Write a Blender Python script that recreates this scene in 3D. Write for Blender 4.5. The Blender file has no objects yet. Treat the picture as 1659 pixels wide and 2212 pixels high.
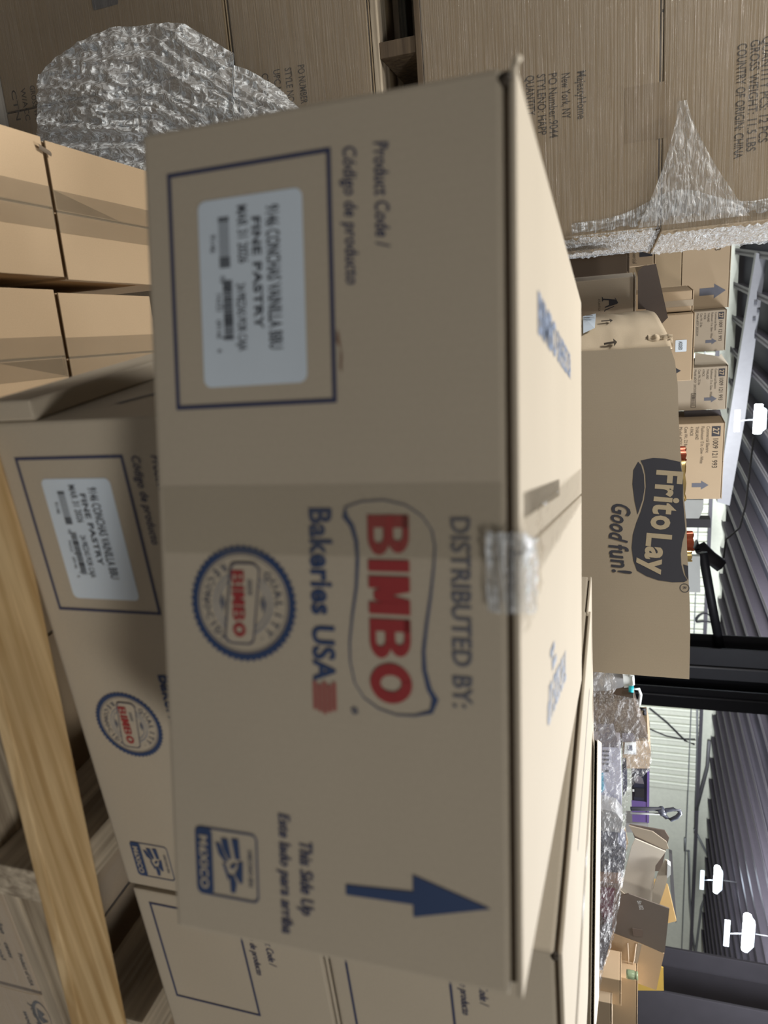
import bpy, bmesh, math, random
from mathutils import Vector, Matrix, noise
random.seed(7)
S = bpy.context.scene
C = S.collection
PI = math.pi

# ------------------------------------------------------------------ camera
CZ = 1.9                                   # lens height above the floor
F_PX, PITCH, ROLL = 1569.0, 0.3176, 0.0026 # the phone was held on its side: picture right is up
FWD = Vector((0, math.cos(PITCH), -math.sin(PITCH)))
UP0 = Vector((0, math.sin(PITCH), math.cos(PITCH)))
RT0 = Vector((1, 0, 0))
RT = RT0*math.cos(ROLL) + UP0*math.sin(ROLL)
UP = -RT0*math.sin(ROLL) + UP0*math.cos(ROLL)
cd = bpy.data.cameras.new('camera')
cam = bpy.data.objects.new('camera', cd); C.objects.link(cam)
cd.sensor_fit = 'AUTO'; cd.sensor_width = 36.0; cd.lens = 36.0*F_PX/2212
cd.clip_start = 0.02; cd.clip_end = 200
cd.dof.use_dof = True; cd.dof.focus_distance = 2.2; cd.dof.aperture_fstop = 5.0
m = Matrix((UP, -RT, -FWD)).transposed().to_4x4()
m.translation = Vector((0, 0, CZ)); cam.matrix_world = m
S.camera = cam

# ------------------------------------------------------------------ light and exposure
S.view_settings.view_transform = 'Standard'; S.view_settings.look = 'None'
S.view_settings.gamma = 1; S.view_settings.use_curve_mapping = False
S.view_settings.exposure = 0.0
w = bpy.data.worlds.new('hall_air'); S.world = w; w.use_nodes = True
w.node_tree.nodes['Background'].inputs[0].default_value = (0.46, 0.43, 0.40, 1)
w.node_tree.nodes['Background'].inputs[1].default_value = 0.50

def area(name, loc, target, sx, sy, power, col):
    l = bpy.data.lights.new(name, 'AREA'); l.shape = 'RECTANGLE'; l.size = sx; l.size_y = sy
    l.energy = power; l.color = col
    o = bpy.data.objects.new(name, l); C.objects.link(o)
    o.location = Vector(loc) + Vector((0, 0, CZ))
    d = Vector(target) - Vector(loc)
    o.rotation_euler = d.to_track_quat('-Z', 'Y').to_euler()
    return o
area('high_bay_light_over_aisle', (1.2, 3.4, 2.15), (0.6, 1.6, -1), 1.2, 0.5, 150, (1.0, 0.98, 0.95))
area('high_bay_light_over_stock', (-1.8, 1.0, 2.15), (-0.8, 1.2, -1), 1.2, 0.5, 84, (1.0, 0.95, 0.87))
area('high_bay_light_behind', (2.3, -1.5, 2.15), (0.3, 0.6, -0.4), 1.0, 0.5, 57, (1.0, 0.945, 0.855))
area('high_bay_light_mid_right', (3.4, 4.6, 2.1), (2.6, 4.6, -1), 1.0, 0.4, 110, (0.94, 0.97, 1.0))
area('high_bay_light_far_right', (6.5, 14.0, 2.1), (6.9, 17.5, -0.5), 1.2, 0.5, 1150, (0.94, 0.97, 1.0))
area('high_bay_light_far_middle', (0.5, 14.0, 2.1), (-0.3, 18.5, -0.5), 1.2, 0.5, 1150, (0.94, 0.97, 1.0))
area('high_bay_light_far_left', (-6.0, 12.0, 2.1), (-7.5, 17.0, -0.5), 1.2, 0.5, 480, (0.94, 0.97, 1.0))

# ------------------------------------------------------------------ from picture to place
def ray(px, py):
    u = py; v = 1659 - px
    return FWD + RT*((u-1106)/F_PX) - UP*((v-829.5)/F_PX)
def on_y(px, py, Y): r = ray(px, py); return r*(Y/r.y)
def on_z(px, py, Z): r = ray(px, py); return r*(Z/r.z)
def on_p(px, py, p, yaw):
    n = Vector((-math.sin(yaw), math.cos(yaw), 0)); r = ray(px, py)
    return r*(n.dot(Vector(p))/n.dot(r))

# ------------------------------------------------------------------ materials
def new_mat(name):
    M = bpy.data.materials.new(name); M.use_nodes = True
    nt = M.node_tree; return M, nt, nt.nodes['Principled BSDF']
def plain(name, col, rough=0.6, metal=0.0, spec=0.5):
    M, nt, b = new_mat(name)
    b.inputs['Base Color'].default_value = (*col, 1); b.inputs['Roughness'].default_value = rough
    b.inputs['Metallic'].default_value = metal; b.inputs['Specular IOR Level'].default_value = spec
    tc = nt.nodes.new('ShaderNodeTexCoord'); n = nt.nodes.new('ShaderNodeTexNoise')
    n.inputs['Scale'].default_value = 9; n.inputs['Detail'].default_value = 4
    nt.links.new(tc.outputs['Object'], n.inputs['Vector'])
    r = nt.nodes.new('ShaderNodeMapRange'); r.inputs[3].default_value = 0.88; r.inputs[4].default_value = 1.1
    nt.links.new(n.outputs['Fac'], r.inputs[0])
    mx = nt.nodes.new('ShaderNodeMix'); mx.data_type = 'RGBA'; mx.blend_type = 'MULTIPLY'
    mx.inputs[0].default_value = 1; mx.inputs[6].default_value = (*col, 1)
    nt.links.new(r.outputs[0], mx.inputs[7]); nt.links.new(mx.outputs[2], b.inputs['Base Color'])
    return M
def board(name, col, flute=0.12, scale=1.0, amt=0.10):
    """corrugated board: fibre speckle, faint flute lines, soft blotches"""
    M, nt, b = new_mat(name); N = nt.nodes; L = nt.links
    tc = N.new('ShaderNodeTexCoord')
    n1 = N.new('ShaderNodeTexNoise'); n1.inputs['Scale'].default_value = 5*scale; n1.inputs['Detail'].default_value = 5
    n2 = N.new('ShaderNodeTexNoise'); n2.inputs['Scale'].default_value = 420*scale; n2.inputs['Detail'].default_value = 2
    wv = N.new('ShaderNodeTexWave'); wv.inputs['Scale'].default_value = 42*scale; wv.inputs['Distortion'].default_value = 0.6
    for x in (n1, n2, wv): L.new(tc.outputs['Object'], x.inputs['Vector'])
    a = N.new('ShaderNodeMath'); a.operation = 'MULTIPLY_ADD'; a.inputs[1].default_value = amt*1.4; a.inputs[2].default_value = 1-amt*0.7
    L.new(n1.outputs['Fac'], a.inputs[0])
    c = N.new('ShaderNodeMath'); c.operation = 'MULTIPLY_ADD'; c.inputs[1].default_value = amt*1.6; c.inputs[2].default_value = 1-amt*0.8
    L.new(n2.outputs['Fac'], c.inputs[0])
    d = N.new('ShaderNodeMath'); d.operation = 'MULTIPLY'; L.new(a.outputs[0], d.inputs[0]); L.new(c.outputs[0], d.inputs[1])
    mx = N.new('ShaderNodeMix'); mx.data_type = 'RGBA'; mx.blend_type = 'MULTIPLY'; mx.inputs[0].default_value = 1
    mx.inputs[6].default_value = (*col, 1); L.new(d.outputs[0], mx.inputs[7]); L.new(mx.outputs[2], b.inputs['Base Color'])
    b.inputs['Roughness'].default_value = 0.78; b.inputs['Specular IOR Level'].default_value = 0.25
    s = N.new('ShaderNodeMath'); s.operation = 'MULTIPLY_ADD'; s.inputs[1].default_value = flute
    L.new(wv.outputs['Fac'], s.inputs[0]); L.new(n1.outputs['Fac'], s.inputs[2])
    bp = N.new('ShaderNodeBump'); bp.inputs['Strength'].default_value = 0.07; bp.inputs['Distance'].default_value = 0.003
    L.new(s.outputs[0], bp.inputs['Height']); L.new(bp.outputs[0], b.inputs['Normal'])
    return M
def wood(name, c1, c2, sc=1.0, rough=0.7, blotch=0.3):
    """grain running along the object's x axis"""
    M, nt, b = new_mat(name); N = nt.nodes; L = nt.links
    tc = N.new('ShaderNodeTexCoord'); mp = N.new('ShaderNodeMapping')
    mp.inputs['Scale'].default_value = (1.6*sc, 46*sc, 30*sc); L.new(tc.outputs['Object'], mp.inputs['Vector'])
    n = N.new('ShaderNodeTexNoise'); n.inputs['Scale'].default_value = 2.2; n.inputs['Detail'].default_value = 6
    n.inputs['Distortion'].default_value = 0.5; L.new(mp.outputs[0], n.inputs['Vector'])
    n2 = N.new('ShaderNodeTexNoise'); n2.inputs['Scale'].default_value = 6; n2.inputs['Detail'].default_value = 3
    L.new(tc.outputs['Object'], n2.inputs['Vector'])
    r = N.new('ShaderNodeValToRGB'); r.color_ramp.elements[0].position = 0.34; r.color_ramp.elements[1].position = 0.64
    r.color_ramp.elements[0].color = (*c1, 1); r.color_ramp.elements[1].color = (*c2, 1)
    L.new(n.outputs['Fac'], r.inputs[0])
    k = N.new('ShaderNodeMapRange'); k.inputs[3].default_value = 1-blotch; k.inputs[4].default_value = 1+blotch*0.8
    L.new(n2.outputs['Fac'], k.inputs[0])
    mx = N.new('ShaderNodeMix'); mx.data_type = 'RGBA'; mx.blend_type = 'MULTIPLY'; mx.inputs[0].default_value = 1
    L.new(r.outputs[0], mx.inputs[6]); L.new(k.outputs[0], mx.inputs[7]); L.new(mx.outputs[2], b.inputs['Base Color'])
    b.inputs['Roughness'].default_value = rough
    bp = N.new('ShaderNodeBump'); bp.inputs['Strength'].default_value = 0.4; bp.inputs['Distance'].default_value = 0.002
    L.new(n.outputs['Fac'], bp.inputs['Height']); L.new(bp.outputs[0], b.inputs['Normal'])
    return M
def film(name, clear=0.8, streak=(30, 2, 2), bump=0.6, milky=0.25, tint=(0.85, 0.88, 0.92), rough=0.16, axis_noise=14):
    """stretch film: mostly clear, glossy, with stretched wrinkles that catch the lamps"""
    M, nt, b = new_mat(name); N = nt.nodes; L = nt.links
    out = N['Material Output']
    tc = N.new('ShaderNodeTexCoord'); mp = N.new('ShaderNodeMapping'); mp.inputs['Scale'].default_value = streak
    L.new(tc.outputs['Object'], mp.inputs['Vector'])
    n = N.new('ShaderNodeTexNoise'); n.inputs['Scale'].default_value = 3; n.inputs['Detail'].default_value = 7
    n.inputs['Distortion'].default_value = 0.8; L.new(mp.outputs[0], n.inputs['Vector'])
    n2 = N.new('ShaderNodeTexNoise'); n2.inputs['Scale'].default_value = axis_noise; n2.inputs['Detail'].default_value = 6
    L.new(tc.outputs['Object'], n2.inputs['Vector'])
    ad = N.new('ShaderNodeMath'); ad.operation = 'ADD'; L.new(n.outputs['Fac'], ad.inputs[0]); L.new(n2.outputs['Fac'], ad.inputs[1])
    bp = N.new('ShaderNodeBump'); bp.inputs['Strength'].default_value = bump; bp.inputs['Distance'].default_value = 0.012
    L.new(ad.outputs[0], bp.inputs['Height'])
    b.inputs['Base Color'].default_value = (*tint, 1); b.inputs['Roughness'].default_value = rough
    b.inputs['Specular IOR Level'].default_value = 0.9
    L.new(bp.outputs[0], b.inputs['Normal'])
    tr = N.new('ShaderNodeBsdfTransparent')
    r = N.new('ShaderNodeMapRange'); r.inputs[1].default_value = 0.40; r.inputs[2].default_value = 0.68
    r.inputs[3].default_value = 1-clear; r.inputs[4].default_value = min(1, 1-clear+milky)
    rg = N.new('ShaderNodeMath'); rg.operation = 'MULTIPLY_ADD'; rg.inputs[1].default_value = 2; rg.inputs[2].default_value = -1; L.new(n.outputs['Fac'], rg.inputs[0])
    ra_ = N.new('ShaderNodeMath'); ra_.operation = 'ABSOLUTE'; L.new(rg.outputs[0], ra_.inputs[0])
    r.inputs[1].default_value = 0.13; r.inputs[2].default_value = 0.0; r.interpolation_type = 'SMOOTHSTEP'
    L.new(ra_.outputs[0], r.inputs[0])
    lw = N.new('ShaderNodeLayerWeight'); lw.inputs['Blend'].default_value = 0.25; L.new(bp.outputs[0], lw.inputs['Normal'])
    mul = N.new('ShaderNodeMath'); mul.operation = 'MULTIPLY_ADD'; mul.inputs[1].default_value = 0.35; mul.use_clamp = True
    L.new(lw.outputs['Facing'], mul.inputs[0]); L.new(r.outputs[0], mul.inputs[2])
    ms = N.new('ShaderNodeMixShader'); L.new(mul.outputs[0], ms.inputs[0]); L.new(tr.outputs[0], ms.inputs[1]); L.new(b.outputs[0], ms.inputs[2])
    L.new(ms.outputs[0], out.inputs['Surface'])
    return M
def emit(name, col, s):
    M, nt, b = new_mat(name)
    b.inputs['Base Color'].default_value = (*col, 1); b.inputs['Emission Color'].default_value = (*col, 1)
    b.inputs['Emission Strength'].default_value = s; return M

M = dict(
    bakery=board('bakery_board', (0.49, 0.437, 0.355)),
    kraft=board('kraft_board', (0.55, 0.41, 0.265)),
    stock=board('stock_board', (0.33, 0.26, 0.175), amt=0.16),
    grey=board('grey_board', (0.40, 0.345, 0.275)),
    tan=board('tan_board', (0.45, 0.355, 0.25)),
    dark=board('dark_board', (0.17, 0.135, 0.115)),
    pale=board('pale_board', (0.72, 0.67, 0.58)),
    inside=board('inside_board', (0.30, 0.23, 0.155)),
    flute=plain('flute_paper', (0.19, 0.15, 0.11), 0.9),
    blue=plain('blue_ink', (0.030, 0.060, 0.155), 0.6),
    thinblue=plain('thin_blue_ink', (0.045, 0.055, 0.12), 0.6),
    paleblue=plain('faded_blue_ink', (0.20, 0.25, 0.36), 0.7),
    greyink=plain('grey_blue_ink', (0.12, 0.13, 0.17), 0.7),
    scuff=plain('scuff_stain', (0.24, 0.15, 0.11), 0.8),
    red=plain('red_ink', (0.33, 0.035, 0.040), 0.55),
    pinkred=plain('faded_red_ink', (0.36, 0.10, 0.09), 0.6),
    black=plain('black_ink', (0.030, 0.032, 0.045), 0.6),
    brownink=plain('brown_black_ink', (0.045, 0.034, 0.024), 0.7),
    sticker=plain('sticker_paper', (0.68, 0.79, 0.92), 0.5),
    stickertext=plain('sticker_print', (0.06, 0.07, 0.09), 0.6),
    stickergrey=plain('sticker_bars', (0.30, 0.33, 0.37), 0.6),
    yellowwood=wood('new_pine', (0.52, 0.34, 0.15), (0.80, 0.60, 0.34)),
    greywood=wood('weathered_wood', (0.26, 0.21, 0.155), (0.62, 0.54, 0.42), 0.8),
    darkwood=wood('dark_wood', (0.09, 0.065, 0.045), (0.20, 0.15, 0.10), 0.8),
    film=film('clear_stretch_film', 0.99, (2, 2, 40), 0.35, 0.05, rough=0.22),
    filmup=film('upright_stretch_film', 0.90, (34, 34, 1.2), 0.5, 0.28, rough=0.18),
    crumple=film('crumpled_film', 0.74, (5, 5, 16), 1.0, 0.85, (0.92, 0.96, 1.0), 0.10, 34),
    edgefilm=film('gathered_film', 0.80, (5, 5, 46), 1.0, 0.6, (0.84, 0.90, 0.97), 0.09, 26),
    steel=plain('dark_steel', (0.035, 0.036, 0.045), 0.5, 0.3),
    steel2=plain('mid_steel', (0.085, 0.08, 0.095), 0.5, 0.2),
    purlin=plain('purlin_steel', (0.055, 0.048, 0.060), 0.55, 0.1),
    deck=plain('roof_deck', (0.026, 0.027, 0.045), 0.8),
    panel=plain('liner_panel', (0.68, 0.70, 0.60), 0.55),
    greybeam=plain('galvanised_beam', (0.125, 0.125, 0.135), 0.5, 0.1),
    pipe=plain('conduit', (0.20, 0.21, 0.22), 0.5, 0.3),
    cable=plain('black_cable', (0.02, 0.02, 0.025), 0.6),
    floor=plain('concrete_floor', (0.20, 0.19, 0.175), 0.75),
    white=plain('white_plastic', (0.75, 0.80, 0.82), 0.35),
    clearplastic=plain('grey_plastic', (0.35, 0.36, 0.38), 0.3),
    teal=plain('teal_plastic', (0.02, 0.45, 0.55), 0.4),
    purple=plain('purple_plastic', (0.17, 0.12, 0.36), 0.3),
    navy=plain('navy_plastic', (0.04, 0.045, 0.075), 0.3),
    lav=plain('lavender_carton', (0.52, 0.54, 0.68), 0.4),
    greylav=plain('grey_carton', (0.16, 0.15, 0.18), 0.5),
    skyblue=plain('sky_blue_print', (0.08, 0.42, 0.65), 0.4),
    maroon=plain('maroon_print', (0.16, 0.035, 0.065), 0.4),
    charcoal=plain('charcoal_plastic', (0.10, 0.11, 0.15), 0.35),
    yellow=plain('yellow_print', (0.75, 0.52, 0.12), 0.5),
    orange=plain('orange_card', (0.62, 0.42, 0.18), 0.6),
    foilred=plain('red_foil', (0.30, 0.07, 0.035), 0.25, 0.5),
    foilgold=plain('gold_foil', (0.70, 0.52, 0.22), 0.22, 0.7),
    green=plain('green_glass', (0.28, 0.36, 0.22), 0.2),
    string=plain('string', (0.75, 0.62, 0.48), 0.8),
    lamp=emit('lamp_tube', (0.86, 0.94, 1.0), 30),
    paleglow=emit('pale_glow', (0.80, 0.90, 1.0), 1.1),  # weak glow put on the reflectors and the added strips
)
def tape_mat():
    T, nt, b = new_mat('packing_tape'); N = nt.nodes; L = nt.links
    b.inputs['Base Color'].default_value = (0.40, 0.34, 0.25, 1); b.inputs['Roughness'].default_value = 0.2
    n = N.new('ShaderNodeTexNoise'); n.inputs['Scale'].default_value = 22; tc = N.new('ShaderNodeTexCoord')
    L.new(tc.outputs['Object'], n.inputs['Vector'])
    bp = N.new('ShaderNodeBump'); bp.inputs['Strength'].default_value = 0.35; bp.inputs['Distance'].default_value = 0.004
    L.new(n.outputs['Fac'], bp.inputs['Height']); L.new(bp.outputs[0], b.inputs['Normal'])
    tr = N.new('ShaderNodeBsdfTransparent'); ms = N.new('ShaderNodeMixShader'); ms.inputs[0].default_value = 0.24
    L.new(tr.outputs[0], ms.inputs[1]); L.new(b.outputs[0], ms.inputs[2]); L.new(ms.outputs[0], N['Material Output'].inputs['Surface'])
    return T
M['tape'] = tape_mat()

# ------------------------------------------------------------------ builders
def link(name, me, mat, parent=None, smooth=False):
    o = bpy.data.objects.new(name, me); C.objects.link(o)
    if mat: me.materials.append(mat)
    if parent: o.parent = parent
    if smooth:
        for p in me.polygons: p.use_smooth = True
    return o
def obj(name, bm, mat, parent=None, bevel=0, smooth=False):
    if bevel:
        bmesh.ops.bevel(bm, geom=bm.edges[:], offset=bevel, segments=2, affect='EDGES', profile=0.6)
    bmesh.ops.recalc_face_normals(bm, faces=bm.faces[:])
    me = bpy.data.meshes.new(name); bm.to_mesh(me); bm.free()
    return link(name, me, mat, parent, smooth)
def bx(bm, x0, x1, y0, y1, z0, z1):
    v = [bm.verts.new(p) for p in ((x0,y0,z0),(x1,y0,z0),(x1,y1,z0),(x0,y1,z0),(x0,y0,z1),(x1,y0,z1),(x1,y1,z1),(x0,y1,z1))]
    for f in ((0,3,2,1),(4,5,6,7),(0,1,5,4),(1,2,6,5),(2,3,7,6),(3,0,4,7)): bm.faces.new([v[i] for i in f])
def box(name, x0, x1, y0, y1, z0, z1, mat, parent=None, bevel=0):
    bm = bmesh.new(); bx(bm, x0, x1, y0, y1, z0, z1); return obj(name, bm, mat, parent, bevel)
def thing(name, label, cat, p, yaw=0, group=None):
    o = bpy.data.objects.new(name, None); C.objects.link(o); o.empty_display_size = 0.05
    o.location = Vector(p) + Vector((0, 0, CZ)); o.rotation_euler = (0, 0, yaw)
    o['label'] = label; o['category'] = cat
    if group: o['group'] = group
    return o
def tag(o, label, cat, group=None):
    o['label'] = label; o['category'] = cat
    if group: o['group'] = group
    return o
def tube(name, pts, r, mat, parent=None, seg=8, closed=False):
    bm = bmesh.new(); pts = [Vector(p) for p in pts]; rings = []; n = len(pts)
    for i, p in enumerate(pts):
        a = pts[(i-1) % n] if (closed or i) else pts[0]; b = pts[(i+1) % n] if (closed or i < n-1) else pts[-1]
        t = (b-a).normalized(); q = Vector((0, 0, 1)) if abs(t.z) < 0.9 else Vector((1, 0, 0))
        s = t.cross(q).normalized(); k = s.cross(t)
        rings.append([bm.verts.new(p + (s*math.cos(2*PI*j/seg) + k*math.sin(2*PI*j/seg))*r) for j in range(seg)])
    for i in range(n if closed else n-1):
        A, B = rings[i], rings[(i+1) % n]
        for j in range(seg): bm.faces.new([A[j], A[(j+1) % seg], B[(j+1) % seg], B[j]])
    if not closed: bm.faces.new(rings[0]); bm.faces.new(rings[-1])
    return obj(name, bm, mat, parent, smooth=True)
def slab(name, pts, depth, mat, parent=None, bevel=0):
    """polygon given in space, thickened by the vector depth"""
    bm = bmesh.new(); pts = [Vector(p) for p in pts]; d = Vector(depth)
    A = [bm.verts.new(p) for p in pts]; B = [bm.verts.new(p+d) for p in pts]; n = len(pts)
    bm.faces.new(A); bm.faces.new(B[::-1])
    for i in range(n): bm.faces.new([A[i], A[(i+1) % n], B[(i+1) % n], B[i]])
    return obj(name, bm, mat, parent, bevel)
# flat print: plane coordinates (s across, t up) on a front face (y = 0 looking along -y) or (s, depth) on a top
EPS = 0.0007
def place(plane, s, t, off):
    k, h = plane
    return (s, h-off, t) if k == 'front' else (s, t, h+off) if k == 'top' else (h-off, -s, t)
FRONT = ('front', 0.0)
def ink(root, name, pts, mat, plane=FRONT, off=EPS):
    me = bpy.data.meshes.new(name); me.from_pydata([place(plane, s, t, off) for s, t in pts], [], [list(range(len(pts)))])
    return link(name, me, mat, root)
def band(root, name, outer, inner, mat, plane=FRONT, off=EPS):
    n = len(outer); me = bpy.data.meshes.new(name)
    me.from_pydata([place(plane, s, t, off) for s, t in outer+inner], [], [[i, (i+1) % n, n+(i+1) % n, n+i] for i in range(n)])
    return link(name, me, mat, root)
def rects(root, name, rs, mat, plane=FRONT, off=EPS):
    vs, fs = [], []
    for a, b, c, d in rs:
        k = len(vs); vs += [place(plane, *q, off) for q in ((a, b), (c, b), (c, d), (a, d))]; fs.append([k, k+1, k+2, k+3])
    me = bpy.data.meshes.new(name); me.from_pydata(vs, [], fs); return link(name, me, mat, root)
def frame_rect(root, a, b, c, d, wd, mat, name='printed_frame', plane=FRONT):
    return band(root, name, [(a, b), (c, b), (c, d), (a, d)], [(a+wd, b+wd), (c-wd, b+wd), (c-wd, d-wd), (a+wd, d-wd)], mat, plane)
def rrect(a, b, c, d, r, n=5):
    P = []
    for cx, cy, a0 in ((c-r, d-r, 0), (a+r, d-r, PI/2), (a+r, b+r, PI), (c-r, b+r, 1.5*PI)):
        P += [(cx+r*math.cos(a0+PI/2*i/n), cy+r*math.sin(a0+PI/2*i/n)) for i in range(n+1)]
    return P
def ell(cx, cy, rx, ry, n=48, ph=0):
    return [(cx+rx*math.cos(2*PI*i/n+ph), cy+ry*math.sin(2*PI*i/n+ph)) for i in range(n)]
_caps = {}
def text_verts(s, bold=0.0, shear=0.0, res=3, space=1.0):
    cu = bpy.data.curves.new('t', 'FONT'); cu.body = s; cu.offset = bold; cu.shear = shear; cu.resolution_u = res; cu.space_character = 1.0+2.2*max(0, bold); cu.fill_mode = 'FRONT'
    o = bpy.data.objects.new('t', cu); C.objects.link(o)
    dg = bpy.context.evaluated_depsgraph_get(); me = bpy.data.meshes.new_from_object(o.evaluated_get(dg))
    vs = [(v.co.x, v.co.y) for v in me.vertices]; fs = [list(p.vertices) for p in me.polygons]
    bpy.data.objects.remove(o); bpy.data.curves.remove(cu); bpy.data.meshes.remove(me)
    return vs, fs
CAPH = (lambda v: max(y for _, y in v))(text_verts('H')[0])
def text(root, s, x, y, h, mat, w=None, bold=0.0, shear=0.0, rot=0.0, plane=FRONT, off=EPS, name='printed_text', name_fit=None):
    """cap height h, left end and baseline at (x, y); w fits the width"""
    vs, fs = text_verts(s, bold, shear)
    if not vs: return None
    k = h/CAPH; x0 = min(v[0] for v in vs); x1 = max(v[0] for v in vs)
    kx = w/(x1-x0) if w else k
    c, sn = math.cos(rot), math.sin(rot); P = []
    for a, b in vs:
        a = (a-x0)*kx; b = b*k; P.append(place(plane, x+a*c-b*sn, y+a*sn+b*c, off))
    me = bpy.data.meshes.new(name); me.from_pydata(P, [], fs); return link(name, me, mat, root)
def arc_text(root, s, cx, cy, r, h, a0, a1, mat, plane=FRONT, off=EPS, inward=False):
    vs_all, fs_all = [], []
    for i, ch in enumerate(s):
        if ch == ' ': continue
        a = a0+(a1-a0)*i/(len(s)-1); vs, fs = text_verts(ch, 0.01, 0, 1); k = h/CAPH
        xm = (min(v[0] for v in vs)+max(v[0] for v in vs))/2; n0 = len(vs_all)
        d = -1 if inward else 1
        for px, py in vs:
            rr = r + d*py*k; t = (px-xm)*k
            ux, uy = math.cos(a), math.sin(a)
            vs_all.append(place(plane, cx+ux*rr + d*uy*t, cy+uy*rr - d*ux*t, off))
        fs_all += [[q+n0 for q in f] for f in fs]
    me = bpy.data.meshes.new('seal_lettering'); me.from_pydata(vs_all, [], fs_all); return link('seal_lettering', me, mat, root)
def bars(root, x0, y0, x1, y1, mat, n=20, dark=None, plane=FRONT, off=EPS):
    rs = []; x = x0; wd = (x1-x0)/n
    for i in range(n):
        a = x0+i*wd; rs.append((a, y0, a+wd*random.uniform(0.3, 0.75), y1))
    return rects(root, 'barcode', rs, mat, plane, off)

def carton(name, label, p, yaw, W, D, H, mat, group=None, cat='box', seam='y', tape=True, tw=0.05, gap=0.003, lip=0.004, cap=0.003, side_open=False, sag=0.0):
    """closed carton: body with a bevel, inner flaps set back, two outer flaps meeting at a seam, tape over the seam"""
    r = thing(name, label, cat, p, yaw, group)
    bm = bmesh.new(); bx(bm, 0, W, 0, D, 0, H-lip-cap); obj('body', bm, mat, r, min(0.0035, H*0.03))
    box('inner_flap', 0.007, W-0.007, 0.006, D-0.006, H-lip-cap-0.001, H-lip+0.001, M['flute'], r)
    if seam == 'y':
        for a, b in ((0, W/2-gap/2), (W/2+gap/2, W)): box('flap', a, b, 0, D, H-lip, H, mat, r, 0.0017)
        if tape: box('tape', W/2-tw/2, W/2+tw/2, -0.0012, D, H, H+0.0009, M['tape'], r)
    else:
        for a, b in ((0, D/2-gap/2), (D/2+gap/2, D)): box('flap', 0, W, a, b, H-lip, H, mat, r, 0.0017)
        if tape: box('tape', -0.001, W+0.001, D/2-tw/2, D/2+tw/2, H, H+0.0009, M['tape'], r)
    return r
def R3(deg): return math.radians(deg)
def carton_at(name, label, tl, tr, bottom, Y, yaw, D, mat, **k):
    """a carton whose front top edge runs between two picture points at distance Y; bottom is its lower z"""
    P = on_y(*tl, Y); Q = on_p(*tr, P, yaw); W = (Q-P).xy.length
    return carton(name, label, (P.x, P.y, bottom), yaw, W, D, P.z-bottom, mat, **k), W, P.z-bottom

# ------------------------------------------------------------------ the hall
FL = -CZ
YW = R3(20)
def hall_pt(a, b, z): # a across, b deep, in the building's own axes
    return Vector((a*math.cos(YW)-b*math.sin(YW), a*math.sin(YW)+b*math.cos(YW), z))
def structure(o): o['kind'] = 'structure'; return o
def hall_obj(name, bm, mat, parent=None):
    o = obj(name, bm, mat, parent)
    if not parent: o.rotation_euler = (0, 0, YW); o.location = (0, 0, CZ)
    return o
bm = bmesh.new(); bx(bm, -16, 26, -9, 26, FL-0.2, FL); structure(hall_obj('floor', bm, M['floor']))
DEEP = 22.2; EAVE = 2.42
bm = bmesh.new(); bx(bm, -16, 26, DEEP+0.10, DEEP+0.2, FL, EAVE+0.5)
wall = structure(hall_obj('wall_back', bm, M['panel']))
def panel_mesh():
    b = bmesh.new(); prof = [(0.0, 0.09), (0.022, 0.085), (0.024, -0.01), (0.060, -0.03), (0.09, -0.03), (0.12, 0.0), (0.276, 0.0), (0.278, 0.085), (0.30, 0.09)]
    lo = [b.verts.new((x, y, FL)) for x, y in prof]; hi = [b.verts.new((x, y, EAVE)) for x, y in prof]
    for i in range(len(prof)-1): b.faces.new([lo[i], lo[i+1], hi[i+1], hi[i]])
    me = bpy.data.meshes.new('panel'); b.to_mesh(me); b.free(); me.materials.append(M['panel']); return me
pm = panel_mesh()
for i in range(76):
    o = bpy.data.objects.new('panel', pm); C.objects.link(o); o.parent = wall; o.location = (-4.5+0.3*i, DEEP, 0)
box('girt', -16, 26, DEEP-0.10, DEEP-0.035, 2.14, 2.17, M['pipe'], wall)
bm = bmesh.new(); bx(bm, -16, 26, DEEP-0.12, DEEP+0.03, EAVE, EAVE+0.10); hall_obj('trim_1', bm, M['steel2'])['kind'] = 'structure'
bm = bmesh.new(); bx(bm, -16, 26, -9, 26, 3.05, 3.2)
ceil = structure(hall_obj('ceiling', bm, M['deck']))
pb = bmesh.new(); bx(pb, -0.05, 0.05, -9, DEEP, 0, 0.24); bx(pb, -0.10, 0.0, -9, DEEP, 0, 0.012)
pme = bpy.data.meshes.new('purlin'); pb.to_mesh(pme); pb.free(); pme.materials.append(M['purlin'])
for i in range(44):
    o = bpy.data.objects.new('purlin', pme); C.objects.link(o); o.parent = ceil; o.location = (-12+0.85*i, 0, 2.80)

def strip_px(name, label, cat, pts, Y, yaw, th, mat, group=None):
    """a flat member whose outline stands on a plane at distance Y, with real thickness"""
    p0 = on_y(*pts[0], Y); P = [on_p(*q, p0, yaw) for q in pts]; base = Vector(P[0])
    d = Vector((-math.sin(yaw), math.cos(yaw), 0))*th
    o = slab(name, [q-base for q in P], d, mat); o.location = base+Vector((0, 0, CZ)); tag(o, label, cat, group); return o
strip_px('roof_beam', 'light grey steel beam sloping down across the top of the panelled wall', 'beam',
         [(1634, 546), (1576, 900), (1549, 1085), (1576, 1092), (1610, 900), (1657, 552)], 17.5, YW, 0.25, M['greybeam'])
bb = bpy.data.objects['roof_beam']
for q in ((1632, 655), (1638, 672), (1629, 690)):
    P = on_p(*q, on_y(1634, 546, 17.45), YW)-(bb.location-Vector((0, 0, CZ))); box('bolt_hole', P.x-0.03, P.x+0.03, P.y-0.02, P.y, P.z-0.03, P.z+0.03, M['steel'], bb)

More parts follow.
